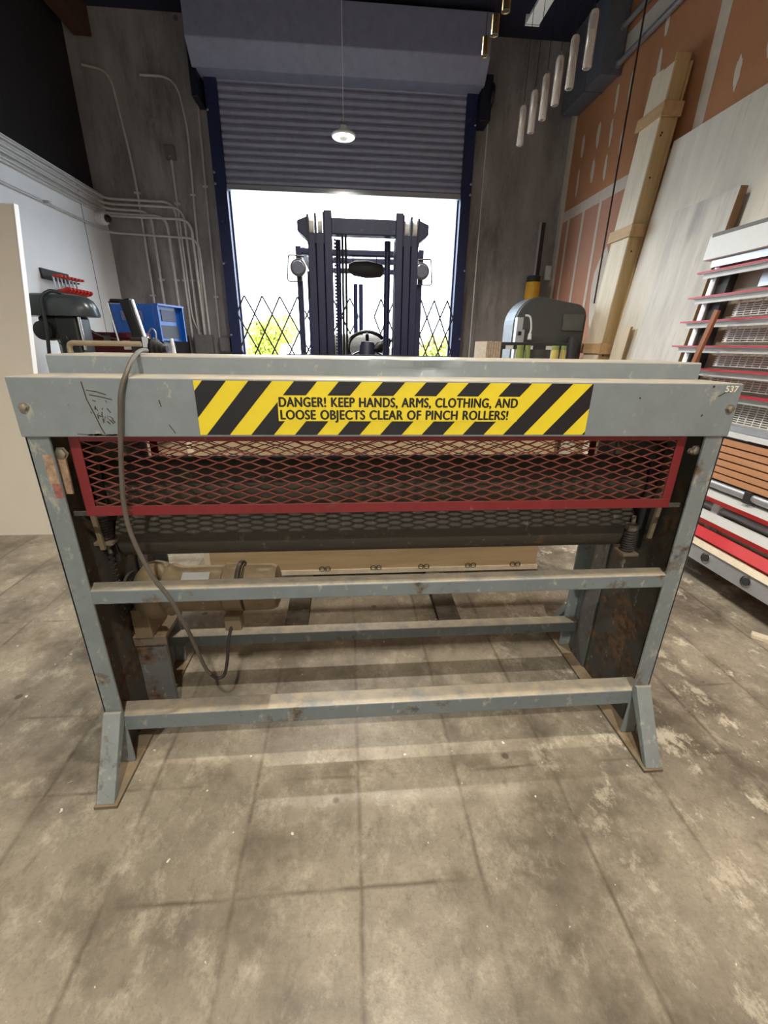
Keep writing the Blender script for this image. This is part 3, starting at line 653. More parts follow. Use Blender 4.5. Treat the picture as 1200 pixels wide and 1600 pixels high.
# ================================================================ FORKLIFT
F = thing('forklift', 'dark forklift, blue haze tint in its paint, parked in the doorway facing the press', 'forklift', (.12, 4.2, 0))
for x in (-.285, .53):
    m = MB(); m.prism([(1.86, .018), (1.86, .026), (2.35, .068), (3.02, .070), (3.02, .62), (3.06, .62), (3.06, .018)], 'X', x-.06, x+.06); m.build('fork', 'dark_steel', F, .004)
cg = MB(); cg.box(-.40, .70, 3.062, 3.10, .10, .20); cg.box(-.40, .70, 3.062, 3.10, .50, .60); cg.build('carriage', 'navy_dark', F, .005)
br = MB(); br.box(-.40, .70, 3.062, 3.09, 1.315, 1.336)
for x in (-.40, -.12, .15, .42, .675): br.box(x, x+.025, 3.066, 3.09, .60, 1.315)
br.build('load_backrest', 'navy_dark', F, .003)
# mast: three nested channels each side
for s, xin, xout in ((-1, -.082, -.242), (1, .322, .478)):
    lo, hi = sorted((xin, xout)); B('mast_backing', 'navy_dark', F, lo+.004, hi-.004, 3.27, 3.36, .06, 2.05)
    for k in range(3):
        a = xin+(xout-xin)*k/3; b = xin+(xout-xin)*(k+1)/3; lo, hi = sorted((a, b)); y0 = 3.20+k*.012; top = (2.18, 2.06, 2.06)[k]
        m = MB(); m.box(lo+.002, hi-.002, y0, y0+.030, .06, top); m.box(lo+.008, hi-.008, y0+.030, y0+.08, .06, top); m.build('mast_channel', 'mast_haze_paint', F, .004)
    for k in (1, 2, 2.9):
        a = xin+(xout-xin)*k/3
        m = MB(); m.box(a-.006, a+.006, 3.21, 3.30, 2.0, 2.18-.008*k); m.build('mast_tab', 'navy_dark', F)
    for k in (1, 2):
        a = xin+(xout-xin)*(k+.48)/3
        m = MB(); m.lathe((a-.013, 3.27, 2.10), (1, 0, 0), [(0, .052), (.026, .052)], 20); m.build('chain_pulley', 'zinc', F)
    lo, hi = sorted((xout-s*.004, xout+s*.062)); m = MB(); m.prism([(lo, 2.02), (hi, 2.07), (hi, 2.125), (lo, 2.150)] if s > 0 else [(lo, 2.07), (hi, 2.02), (hi, 2.150), (lo, 2.125)], 'Y', 3.22, 3.34); m.build('mast_bracket', 'mast_haze_paint', F, .006)
B('mast_crosshead', 'mast_haze_paint', F, -.12, .36, 3.215, 3.30, 2.055, 2.145, bevel=.006)
B('mast_crossmember', 'mast_haze_paint', F, -.20, .44, 3.34, 3.40, .55, .67); B('mast_crossmember', 'mast_haze_paint', F, -.20, .44, 3.34, 3.40, 1.05, 1.15)
for x, r in ((-.050, .018), (.288, .022)):
    m = MB(); m.cyl((x, 3.40, .1), (x, 3.40, 2.06), r, 12); m.build('lift_cylinder', 'mast_haze_paint', F)
m = MB()
for i in range(70): m.box(-.074, -.062, 3.195, 3.21, .6+i*.0205, .6+i*.0205+.012)
m.build('lift_chain', 'dark_steel', F)
for x in (-.020, .002):
    m = MB(); m.cyl((x, 3.30, .3), (x, 3.30, 2.06), .008, 8); m.build('hydraulic_hose', 'rubber', F)
# overhead guard
for y, z in ((3.95, 2.085), (4.45, 2.11), (4.95, 2.10)): B('guard_bar', 'mast_haze_paint', F, -.36, .60, y-.03, y+.03, z-.03, z+.015, bevel=.008)
for x in (-.36, .57): B('guard_rail', 'mast_haze_paint', F, x, x+.045, 3.95, 4.95, 2.06, 2.11, bevel=.008)
for x in (-.385, .575):
    m = MB(); m.beam((x+.02, 3.90, .75), (x+.02, 3.93, 2.08), .045, .05, (0, 1, 0)); m.build('guard_pillar', 'mast_haze_paint', F, .006)
    m = MB(); m.beam((x+.02, 4.95, .95), (x+.02, 4.95, 2.08), .045, .05, (0, 1, 0)); m.build('guard_pillar', 'mast_haze_paint', F, .006)
    s = -1 if x < 0 else 1; hx = x+.02
    m = MB(); m.lathe((hx, 3.80, 1.945), (0, 1, 0), [(0, .055), (.01, .062), (.05, .055), (.08, .03)], 20); hl = m.build('headlight', 'grey_box', F)
    m = MB(); m.lathe((hx, 3.798, 1.945), (0, -1, 0), [(0, .050), (.006, .044)], 20); m.build('headlight_lens', 'lamp_glass', hl)
    m = MB(); m.tube(bend([(hx-s*.05, 3.80, 2.02), (hx+s*.07, 3.80, 2.03), (hx+s*.085, 3.80, 1.85), (hx-s*.03, 3.80, 1.85)], .02), .005, 6); m.build('headlight_guard', 'dark_steel', hl)
    B('headlight_bracket', 'mast_haze_paint', hl, hx-.02, hx+.02, 3.86, 3.93, 1.86, 2.10)
m = MB()
m.lathe((.02, 4.02, 1.985), (1, 0, -.05), [(0, .03), (.05, .055), (.16, .065), (.27, .05), (.30, .02)], 14); m.build('rolled_cover', 'seat_black', F)
for x in (.06, .25): 
    m = MB(); m.cyl((x, 4.0, 2.0), (x, 3.98, 2.07), .004, 6); m.build('cover_tie', 'rubber', F)
# steering wheel, column, levers, exhaust, body
m = MB(); cen = Vector((.182, 4.10, 1.375)); u = Vector((1, 0, 0)); v = Vector((0, .62, .78))
m.tube([cen+u*.172*math.cos(a)+v*.172*math.sin(a) for a in [2*PI*k/36 for k in range(36)]], .017, 10, True)
for a in (PI/2, PI*7/6, PI*11/6): m.beam(cen, cen+u*.165*math.cos(a)+v*.165*math.sin(a), .03, .012)
m.build('steering_wheel', 'black_plastic', F)
m = MB(); m.lathe((.160, 4.00, 1.12), (.02, .05, .28), [(0, .075), (.27, .070), (.30, .060), (.31, .03)], 20); m.build('steering_column', 'navy_dark', F)
m = MB(); m.lathe((.23, 4.02, 1.36), (.5, .2, .2), [(0, .02), (.05, .045), (.12, .05), (.16, .03)], 12); m.build('horn_knob', 'black_plastic', F)
for x in (.36, .40):
    m = MB(); m.cyl((x, 4.0, 1.0), (x, 3.97, 1.42), .008, 8); m.lathe((x, 3.97, 1.41), (0, 0, 1), [(0, .012), (.02, .02), (.045, .014)], 10); m.build('control_lever', 'black_plastic', F)
m = MB(); m.cyl((.095, 4.90, 1.2), (.095, 4.90, 1.97), .022, 12); m.cyl((.150, 4.90, 1.2), (.150, 4.90, 1.97), .022, 12); m.build('exhaust_pipe', 'mast_haze_paint', F)
m = MB(); m.prism([(3.55, .30), (3.55, .95), (3.95, 1.15), (4.05, 1.15), (4.05, .55), (4.3, .55), (4.3, .95), (4.9, .98), (5.5, .95), (5.55, .30)], 'X', -.40, .62); m.build('body', 'mast_haze_paint', F, .03)
m = MB(); m.prism([(5.0, .22), (4.95, 1.25), (5.2, 1.38), (5.55, 1.30), (5.72, .95), (5.70, .22)], 'X', -.42, .64); m.build('counterweight', 'cowl_grey', F, .05)
m = MB(); m.prism([(4.35, .98), (4.35, 1.10), (4.80, 1.12), (4.86, 1.50), (4.97, 1.50), (4.95, .98)], 'X', -.14, .38); m.build('seat', 'cowl_grey', F, .03)
for x, s in ((-.42, -1), (.64, 1)):
    for y, r in ((3.75, .30), (5.25, .26)):
        m = MB(); a = x-.09; m.lathe((a, y, r), (1, 0, 0), [(0, r*.55), (.02, r*.9), (.04, r), (.14, r), (.16, r*.9), (.18, r*.55)], 28); w_ = m.build('wheel', 'rubber', F)
        m = MB(); m.lathe((a-.002, y, r), (1, 0, 0), [(0, r*.5), (.184, r*.5)], 20); m.build('rim', 'cowl_grey', w_)

# ================================================================ SCISSOR GATES
def gate(x_start, step, n, sgn, label, y=6.78, ztop=2.01, zbot=.08, hz=.23):
    t = thing('scissor_gate', label, 'gate', (x_start, y, 0), 'folding scissor gates across the doorway')
    xa, xb = sorted((x_start-sgn*step*.5, x_start+sgn*step*(n-.5))); slope = step/2/hz; H = ztop-zbot; made = 0
    for k in range(-10, n+10):
        for d in (1, -1):
            xp = x_start+sgn*step*k; q0, z0, q1, z1 = xp, ztop, xp+d*slope*H, zbot
            # clip to the gate's width
            def cut(q, z, qq, zz):
                if q < xa: 
                    if qq <= xa: return None
                    f = (xa-q)/(qq-q); return xa, z+(zz-z)*f
                if q > xb:
                    if qq >= xb: return None
                    f = (xb-q)/(qq-q); return xb, z+(zz-z)*f
                return q, z
            a = cut(q0, z0, q1, z1); b = cut(q1, z1, q0, z0)
            if not a or not b or abs(a[1]-b[1]) < .05: continue
            yy = y+(.006 if d > 0 else -.006)
            m = MB(); m.beam((a[0], yy, a[1]), (b[0], yy, b[1]), .006, .016, (0, 1, 0)) if False else m.strip([(a[0], yy, a[1]), (b[0], yy, b[1])], .021, .004)
            m.build('slat', 'gate_steel', t); made += 1
    for zz in (.02,):
        m = MB(); m.cyl((x_start, y, .0), (x_start, y, zbot+.02), .02, 10); m.build('caster_post', 'gate_steel', t)
gate(-1.412, .2435, 7, 1, 'folding lattice gate with wide diamonds in the doorway before the large tree')
gate(1.454, .192, 6, -1, 'folding lattice gate with narrow diamonds on the drywall side of the doorway')

# ================================================================ LEFT SIDE: door slab, bench, tools
t = thing('door_slab', 'tall blank cream door slab with white edges leaning by the white wall', 'door slab', (-2.7, 3.25, 0))
def lean_box(name, mat, x0, x1, d0, d1, h0, h1):
    yb_, yt, H = 3.22, 3.74, 2.27
    def pt(x, d, h): return (x, yb_+d+(yt-yb_)*h/H, h)
    m = MB(); m.hexa([pt(x0, d0, h0), pt(x1, d0, h0), pt(x1, d1, h0), pt(x0, d1, h0)], [pt(x0, d0, h1), pt(x1, d0, h1), pt(x1, d1, h1), pt(x0, d1, h1)]); return m.build(name, mat, t)
lean_box('panel', 'door_slab', -3.10, -2.289, 0, .044, 0, 2.27); lean_box('edge_band', 'white_edge', -2.289, -2.283, -.001, .045, 0, 2.27); lean_box('edge_band', 'white_edge', -3.10, -2.283, -.001, .045, 2.27, 2.275)
BT = .96
bn = thing('workbench', 'long wooden workbench along the white wall under the tools', 'workbench', (-2.5, 5.0, 0))
B('bench_top', 'bench_wood', bn, XL+.02, -1.68, 3.62, 6.3, BT-.05, BT, bevel=.004)
for x in (XL+.06, -1.80):
    for y in (3.75, 6.1): B('leg', 'bench_wood', bn, x, x+.09, y, y+.09, 0, BT-.05)
B('lower_shelf', 'bench_wood', bn, XL+.04, -1.72, 3.85, 6.08, .25, .28)
# drill press head
d = thing('drill_press', 'grey-green bench drill press with a rounded belt cover', 'drill press', (-2.35, 4.25, BT))
m = MB(); prof = []
ov = lambda cx, cy, rx, ry, n=28: [(cx+rx*math.copysign(abs(math.cos(a))**.7, math.cos(a)), cy+ry*math.copysign(abs(math.sin(a))**.8, math.sin(a))) for a in [2*PI*k/n for k in range(n)]]
layers = [(1.585, 1.02), (1.60, 1.04), (1.66, 1.0), (1.71, .93), (1.74, .80), (1.757, .55)]
vs = []; fs = []
for z, k in layers: vs += [(x, y, z) for x, y in ov(-2.40, 4.25, .335*k, .15*k)]
for i in range(len(layers)-1):
    for k in range(28): fs.append([i*28+k, i*28+(k+1) % 28, (i+1)*28+(k+1) % 28, (i+1)*28+k])
fs += [list(range(28))[::-1], [(len(layers)-1)*28+k for k in range(28)]]
m.add(vs, fs, True); m.build('belt_cover', 'cast_green', d)
m = MB(); m.box(-2.36, -2.19, 4.14, 4.36, 1.26, 1.586); m.box(-2.52, -2.36, 4.18, 4.34, 1.40, 1.586); m.build('head', 'cast_dark', d, .02)
m = MB(); m.lathe((-2.47, 4.12, 1.47), (0, 1, 0), [(0, .03), (.01, .075), (.12, .08), (.15, .06)], 20); m.build('motor', 'cast_dark', d)
m = MB(); m.cyl((-2.175, 4.16, 1.32), (-2.175, 4.16, 1.58), .014, 12); m.lathe((-2.175, 4.16, 1.36), (0, 0, 1), [(0, .022), (.02, .022)], 12); m.build('depth_rod', 'chrome', d)
m = MB(); m.cyl((-2.42, 4.30, BT+.03), (-2.42, 4.30, 1.59), .04, 16); m.build('column', 'steel', d)
B('base', 'cast_green', d, -2.56, -2.20, 4.05, 4.45, BT, BT+.03, bevel=.01)
m = MB(); m.lathe((-2.28, 4.22, 1.12), (0, 0, 1), [(0, .012), (.05, .02), (.06, .028), (.10, .028), (.14, .035)], 16); m.build('chuck', 'steel', d)
m = MB(); m.tube(spline([(-2.44, 4.09, 1.27), (-2.40, 4.08, 1.5), (-2.39, 4.085, 1.70), (-2.34, 4.12, 1.765), (-2.28, 4.16, 1.76), (-2.26, 4.3, 1.72)], 8), .014, 8); m.build('power_cord', 'cast_dark', d)
m = MB(); m.cyl((-2.29, 4.13, 1.40), (-2.29, 4.07, 1.40), .012, 10); m.tube([(-2.29+.04*math.cos(a), 4.07, 1.40+.04*math.sin(a)) for a in [2*PI*k/16 for k in range(16)]], .006, 6, True); m.build('handwheel', 'cast_dark', d)
d.location.x -= .075
# clamps on a rack on the white wall
r_ = thing('clamp_rack', 'dark steel rack on the white wall holding bar clamps', 'rack', (XL, 5.55, 2.05))
m = MB(); m.box(XL+.001, XL+.02, 5.30, 5.78, 1.99, 2.09); m.box(XL+.02, XL+.09, 5.30, 5.84, 1.995, 2.01); m.build('rack_plate', 'dark_steel', r_, .004)
for i in range(7):
    y = 5.34+i*.067; x = XL+.10
    c_ = thing('bar_clamp', 'red-handled steel bar clamp, %s on the rack counted from the door slab' % ORD[i], 'clamp', (x, y, 1.70), 'bar clamps hanging on the rack')
    B('bar', 'aluminium', c_, x-.004, x+.004, y-.012, y+.012, 1.60, 2.02)
    B('fixed_jaw', 'clamp_red', c_, x-.005, x+.09, y-.012, y+.012, 2.012, 2.036, bevel=.004)
    m = MB(); m.lathe((x, y, 1.86), (.9, 0, .25), [(0, .02), (.03, .03), (.08, .024), (.13, .028), (.16, .015)], 10); m.build('handle', 'clamp_red', c_)
# maroon toolbox machine
t = thing('maroon_toolbox', 'low maroon steel toolbox on the workbench before the welder', 'toolbox', (-2.3, 4.75, BT))
m = MB(); m.box(-2.62, -2.02, 4.67, 4.97, BT, 1.42); m.build('body', 'maroon', t, .01); B('lid', 'maroon', t, -2.625, -2.015, 4.665, 4.975, 1.42, 1.475, bevel=.01)
B('label_strip', 'white_edge', t, -2.16, -2.08, 4.662, 4.67, 1.32, 1.40); B('latch', 'steel', t, -2.33, -2.27, 4.655, 4.665, 1.39, 1.45)
m = MB(); m.tube(spline([(-2.45, 4.655, 1.50), (-2.38, 4.65, 1.46), (-2.30, 4.645, 1.43), (-2.22, 4.645, 1.42), (-2.20, 4.645, 1.41)], 6), .009, 6); m.lathe((-2.20, 4.645, 1.41), (1, 0, 0), [(0, .02), (.03, .018)], 10); m.build('side_rod', 'steel', t)
# upright press jack with black cylinder
t = thing('hand_press', 'upright hand press with a black cylinder and bright lever frame', 'hand press', (-1.98, 4.55, BT))
m = MB(); m.beam((-2.03, 4.55, 1.41), (-2.10, 4.55, 1.755), .10, .08, (0, 1, 0)); m.build('cylinder', 'black_plastic', t, .015)
m = MB(); m.beam((-1.965, 4.53, 1.36), (-2.035, 4.53, 1.75), .016, .03, (0, 1, 0)); m.build('bright_strip', 'chrome', t)
m = MB(); m.tube(bend([(-2.15, 4.55, 1.735), (-2.262, 4.55, 1.735), (-2.225, 4.55, 1.38)], .03), .011, 8); m.build('lever_frame', 'chrome', t)
m = MB(); m.cyl((-2.13, 4.55, 1.738), (-2.235, 4.55, 1.738), .018, 10); m.build('grip', 'black_plastic', t)
m = MB(); m.box(-2.10, -1.92, 4.48, 4.62, 1.28, 1.43); m.box(-2.06, -1.95, 4.50, 4.60, BT, 1.28); m.build('head_block', 'dark_steel', t, .01)
m = MB(); m.box(-1.99, -1.93, 4.47, 4.50, 1.34, 1.44); m.build('bright_block', 'chrome', t, .006)
m = MB(); m.lathe((-1.90, 4.50, 1.345), (1, -.25, -.1), [(0, .03), (.01, .085), (.025, .085), (.03, .06), (.06, .06), (.065, .045), (.10, .045), (.105, .03), (.14, .028)], 22); m.build('step_pulley', 'dark_steel', t)
m = MB(); m.lathe((-1.915, 4.50, 1.345), (1, -.25, -.1), [(0, .05), (.012, .088), (.018, .088)], 22); m.build('pulley_rim', 'chrome', t)
m = MB(); m.tube(bend([(-1.93, 4.5, 1.47), (-1.89, 4.5, 1.52), (-1.86, 4.5, 1.48), (-1.88, 4.5, 1.30)], .02), .007, 6); m.build('bail', 'steel', t); t.location.x += .085
# blue welder
t = thing('welder', 'bright blue welding machine with a recessed control face', 'welder', (-2.1, 5.35, BT))
m = MB(); m.hexa([(-2.44, 5.10, 1.40), (-1.98, 5.05, 1.40), (-1.86, 5.45, 1.40), (-2.44, 5.60, 1.40)], [(-2.44, 5.10, 1.755), (-1.98, 5.05, 1.755), (-1.86, 5.45, 1.755), (-2.44, 5.60, 1.755)]); m.build('case', 'welder_blue', t, .01)
def face(u0, u1, z0, z1, off, nm, mat, th=.006):
    a = Vector((-1.98, 5.05, 0)); b = Vector((-1.86, 5.45, 0)); nr = Vector((.958, -.287, 0)).normalized(); p = a+(b-a)*u0+nr*off; q = a+(b-a)*u1+nr*off
    m = MB(); m.hexa([(*p.xy, z0), (*q.xy, z0), (*(q+nr*th).xy, z0), (*(p+nr*th).xy, z0)], [(*p.xy, z1), (*q.xy, z1), (*(q+nr*th).xy, z1), (*(p+nr*th).xy, z1)]); return m.build(nm, mat, t)
face(0, 1, 1.745, 1.762, 0, 'hood_lip', 'welder_blue', .06); face(0, .04, 1.40, 1.745, 0, 'hood_lip', 'welder_blue', .05); face(.96, 1, 1.40, 1.745, 0, 'hood_lip', 'welder_blue', .05)
face(.25, .8, 1.60, 1.71, .001, 'display_panel', 'navy_haze_paint'); face(.15, .85, 1.43, 1.56, .001, 'vent_panel', 'navy_dark')
for z in (1.70, 1.64, 1.52, 1.46):
    a = Vector((-1.966, 5.095, z)); m = MB(); m.lathe(a, (.958, -.287, 0), [(0, .018), (.018, .016), (.022, .01)], 12); m.build('knob', 'black_plastic', t)
m = MB(); m.hexa([(-2.32, 5.078, 1.60), (-2.10, 5.057, 1.60), (-2.10, 5.061, 1.60), (-2.32, 5.082, 1.60)], [(-2.32, 5.078, 1.69), (-2.10, 5.057, 1.69), (-2.10, 5.061, 1.69), (-2.32, 5.082, 1.69)]); m.build('faded_logo', 'label_faded', t)
B('foot_stand', 'dark_box', t, -2.42, -1.95, 5.12, 5.44, BT, 1.40, bevel=.01)
t = thing('spray_bottle', 'small white plastic bottle on the workbench beside the step pulley', 'bottle', (-1.78, 4.85, BT))
m = MB(); m.lathe((-1.77, 4.85, BT), (0, 0, 1), [(0, .035), (.30, .035), (.34, .022), (.38, .02), (.43, .014)], 16); m.build('body', 'white_metal', t)
m = MB(); m.lathe((-1.77, 4.85, BT+.40), (0, 0, 1), [(0, .018), (.06, .016), (.07, .010)], 12); m.build('cap', 'white_edge', t)
t = thing('grease_tin', 'dark round tin on the workbench beside the white bottle', 'tin', (-1.86, 4.8, BT))
m = MB(); m.lathe((-1.86, 4.78, BT), (0, 0, 1), [(0, .05), (.40, .05)], 18); m.build('body', 'dark_box', t); m = MB(); m.lathe((-1.86, 4.78, BT+.40), (0, 0, 1), [(0, .052), (.02, .052), (.025, .045)], 18); m.build('lid', 'cast_dark', t)

# ================================================================ RIGHT SIDE
# pine crate leaning on the drywall
t = thing('pine_crate', 'long narrow pine crate with nailed battens leaning against the drywall', 'crate', (2.65, 4.85, 0))
def lx(h): return 2.545+.0955*(h-0)*0.92        # front-edge x at height h
def cratebox(name, mat, x0, x1, y0, y1, h0, h1):
    m = MB(); m.hexa([(lx(h0)+x0, y0, h0), (lx(h0)+x1, y0, h0), (lx(h0)+x1, y1, h0), (lx(h0)+x0, y1, h0)], [(lx(h1)+x0, y0, h1), (lx(h1)+x1, y0, h1), (lx(h1)+x1, y1, h1), (lx(h1)+x0, y1, h1)])
    return m.build(name, mat, t, .003)
cratebox('side_board', 'pine', .006, .138, 4.68, 4.70, .0, 3.80)
cratebox('face_board', 'pine_pale', 0, .016, 4.675, 4.83, .0, 3.74); cratebox('face_board', 'pine_pale', .004, .02, 4.835, 4.985, .0, 3.76)  # daylight on this face is put into the paler board colour
cratebox('side_board', 'pine', 0.02, .135, 4.965, 4.985, .0, 3.76); cratebox('back_board', 'pine', .138, .158, 4.66, 4.99, .0, 3.74)
for z in (3.40, 2.47, 1.40, .45):
    cratebox('batten', 'batten_pine', -.022, 0, 4.655, 5.02, z-.05, z+.05); cratebox('batten', 'batten_pine', -.022, .165, 4.632, 4.656, z-.055, z+.055)
for z in (3.22, 3.24, 2.3, 1.33, 2.9): 
    m = MB(); m.lathe((lx(z)+.05+random.uniform(-.02, .02), 4.681, z), (0, -1, 0), [(0, .010), (.002, .009)], 8); m.build('knot', 'dark_rust', t)
# sheets leaning on the drywall
def sheet(name, label, mat, xb, xt, y0, y1, h, th, edge=None, cat='board'):
    t = thing(name, label, cat, ((xb), (y0+y1)/2, 0), 'boards leaning on the drywall')
    m = MB(); m.hexa([(xb, y0, 0), (xb+th, y0, 0), (xb+th, y1, 0), (xb, y1, 0)], [(xt, y0, h), (xt+th, y0, h), (xt+th, y1, h), (xt, y1, h)]); m.build('panel', mat, t)
    if edge:
        m = MB(); m.hexa([(xb-.0008, y0-.004, 0), (xb+th, y0-.004, 0), (xb+th, y0, 0), (xb-.0008, y0, 0)], [(xt-.0008, y0-.004, h), (xt+th, y0-.004, h), (xt+th, y0, h), (xt-.0008, y0, h)]); m.build('edge_band', edge, t)
sheet('large_panel', 'very tall pale wood panel leaning highest against the drywall', 'birch_panel', 2.60, 2.965, 3.0, 4.60, 3.15, .03)
sheet('mid_panel', 'greyish plywood sheet with a brown edge leaning before the tallest panel', 'grey_ply', 2.46, 2.765, 3.42, 4.06, 2.48, .055, 'ply_edge')
sheet('near_panel', 'pale plywood sheet with a thick brown edge leaning behind the red-railed saw', 'birch_panel', 2.53, 2.80, 2.6, 3.34, 2.55, .03, 'ply_edge')
sheet('offcut_strip', 'short pale offcut strip leaning at the foot of the pine crate', 'pine_pale', 2.55, 2.73, 4.30, 4.46, 1.60, .02, 'ply_edge', 'offcut')

# vertical panel saw
S = thing('panel_saw', 'vertical panel saw with red-edged support rails and slotted backing', 'panel saw', (2.35, 1.9, 0))
def sx(z): return 2.165+.115*(z-.2)           # plane of the rail fronts
y0, y1 = -.2, 3.1
for z in (1.880, 1.728, 1.578, 1.424, 1.285, 1.150):
    x = sx(z); ye = y1
    m = MB(); m.prism([(x+.02, z-.040), (x+.075, z-.030), (x+.075, z-.004), (x-.0, z-.004), (x+.0, z-.010), (x+.02, z-.012)], 'Y', y0, ye-.04); rl = m.build('rail', 'rail_white', S)
    m = MB(); m.prism([(x-.004, z-.006), (x+.06, z-.004), (x+.06, z+.004), (x-.004, z+.004)], 'Y', y0, ye); m.build('red_strip', 'rail_red', rl)
z = 1.95; x = sx(z)
m = MB(); m.prism([(x-.01, z), (x+.08, z-.005), (x+.10, z+.14), (x+.005, z+.145)], 'Y', y0, 3.08); tp = m.build('top_panel', 'white_metal', S, .004)
m = MB(); m.prism([(x+.003, z+.130), (x+.105, z+.130), (x+.105, z+.152), (x+.003, z+.152)], 'Y', y0, 3.06); m.build('top_edge', 'grey_box', tp)
m = MB(); m.prism([(x+.02, z-.045), (x+.09, z-.045), (x+.09, z-.005), (x+.02, z-.005)], 'Y', y0, 3.03); m.build('lower_profile', 'aluminium', tp)
B('red_mark', 'rail_red', tp, x-.0075, x+.003, 2.40, 2.45, z+.105, z+.128)
def tilt_box(name, mat, par, dx0, dx1, ya, yb_, za, zb, bev=0):
    m = MB(); m.hexa([(sx(za)+dx0, ya, za), (sx(za)+dx1, ya, za), (sx(za)+dx1, yb_, za), (sx(za)+dx0, yb_, za)], [(sx(zb)+dx0, ya, zb), (sx(zb)+dx1, ya, zb), (sx(zb)+dx1, yb_, zb), (sx(zb)+dx0, yb_, zb)])
    return m.build(name, mat, par, bev)
tilt_box('post', 'aluminium', S, .062, .11, 3.00, 3.035, .05, 1.95); tilt_box('post_edge', 'white_metal', S, .055, .062, 2.985, 3.005, .05, 1.95)
tilt_box('inner_post', 'dark_box', S, .08, .13, 2.90, 2.985, .05, 1.95); tilt_box('post', 'aluminium', S, .062, .11, .2, .24, .05, 1.95)
tilt_box('backing_panel', 'taupe', S, .135, .15, y0, 2.95, .93, 1.95); tilt_box('grey_sheet', 'aluminium', S, .11, .12, y0, 2.70, 1.76, 1.86)
# slotted grilles
for za, zb in ((1.60, 1.70), (1.45, 1.555), (1.305, 1.40), (1.17, 1.265), (.985, 1.125)):
    m = MB(); ya, ybb = 1.1, 2.80
    n = int((ybb-ya)/.052)
    for i in range(n+1):
        y = ya+i*.052; wv = .006 if i < n else .020; m.hexa([(sx(za)+.100, y, za), (sx(za)+.104, y, za), (sx(za)+.104, y+wv, za), (sx(za)+.100, y+wv, za)], [(sx(zb)+.100, y, zb), (sx(zb)+.104, y, zb), (sx(zb)+.104, y+wv, zb), (sx(zb)+.100, y+wv, zb)])
    z = za
    while z < zb:
        m.box(sx(z)+.101, sx(z)+.104, ya, ybb, z, z+.0045); z += .0125
    stuff(m.build('slotted_grille', 'grille_white', S))
tilt_box('grey_ledge', 'aluminium', S, .02, .10, y0, y1-.1, .955, .985); tilt_box('white_ledge', 'white_metal', S, .0, .10, y0, y1-.1, .925, .952)
for i in range(6):
    z = .905-i*.040; tilt_box('wood_slat', 'slat_wood', S, .0, .02, y0, y1-.2, z-.031, z)
tilt_box('slat_backing', 'black_plastic', S, .02, .03, y0, y1-.2, .66, .915)
def tubebar(z, r, dx, mat='aluminium', nm='tube_bar'):
    m = MB(); m.cyl((sx(z)+dx, y0, z), (sx(z)+dx, y1-.15, z), r, 14); return m.build(nm, mat, S)
tb = tubebar(.635, .026, .03); 
for y in (1.55, 2.10): B('clamp_block', 'dark_box', tb, sx(.635)-.003, sx(.635)+.065, y-.02, y+.02, .60, .668, bevel=.004)
tubebar(.475, .022, .10)
for z in (.56, .425):
    x = sx(z); m = MB(); m.prism([(x, z), (x+.01, z-.026), (x+.06, z-.022), (x+.06, z+.035), (x+.045, z+.035)], 'Y', y0, y1-.1); rl = m.build('lower_rail', 'rail_white', S)
    m = MB(); m.prism([(x-.003, z+.001), (x+.008, z-.028), (x+.03, z-.028), (x+.012, z)], 'Y', y0, y1-.1); m.build('red_strip', 'red_bright', rl)
x = sx(.34); m = MB(); m.prism([(x, .31), (x+.06, .315), (x+.06, .36), (x+.04, .365)], 'Y', y0, y1-.1); m.build('red_bar', 'red_bright', S, .003)
x = sx(.27); m = MB(); m.prism([(x-.01, .262), (x+.06, .262), (x+.06, .29), (x+.01, .292)], 'Y', y0, y1-.1); m.build('cream_ledge', 'pine_pale', S, .002)
for y in (.6, 1.45, 2.3): tilt_box('strut', 'white_metal', S, .07, .12, y, y+.05, .20, .66)
m = MB(); x = sx(.2); m.prism([(x, .165), (x+.05, .165), (x+.05, .258), (x+.012, .258)], 'Y', y0, y1-.15); bm_ = m.build('base_beam', 'aluminium', S, .003)
for y in (1.04, 1.33, 1.61, 1.90, 2.185, 2.47, 2.76):
    m = MB(); m.lathe((x+.006, y, .214), (-1, 0, .1), [(0, .034), (.006, .034), (.006, .030), (-.004, .026)], 22); bo = m.build('beam_boss', 'chrome', bm_)
    m = MB(); m.lathe((x+.004, y, .214), (-1, 0, .1), [(0, .022), (.004, .022)], 18); m.build('hole', 'dark_box', bo)
tilt_box('back_sheet', 'taupe', S, .16, .17, y0, 2.95, .12, .66)
for y in (.3, 1.5, 2.75): B('foot', 'black_plastic', S, 2.21, 2.46, y-.10, y+.10, .0, .12, bevel=.006); 
for y in (.3, 1.5, 2.75): B('foot_riser', 'dark_box', S, 2.21, 2.30, y-.04, y+.04, .12, .166)
t = thing('wooden_stick', 'brown wooden stick leaning across the saw rails', 'stick', (2.16, 2.77, 0))
m = MB(); m.beam((2.10, 2.95, .001), (2.262, 2.723, 1.63), .034, .02, (1, 0, 0)); m.build('shaft', 'stick_wood', t, .002)
bpy.data.objects.remove(bpy.data.objects[t.name]) if False else None
t = thing('trim_offcut', 'white wooden trim offcut lying on the concrete floor', 'offcut', (2.3, 1.7, 0))
m = MB(); m.hexa([(2.085, 1.695, 0), (2.36, 1.44, 0), (2.385, 1.475, 0), (2.115, 1.73, 0)], [(2.085, 1.695, .02), (2.36, 1.44, .02), (2.385, 1.475, .02), (2.115, 1.73, .02)]); m.build('strip', 'pine_pale', t, .002)

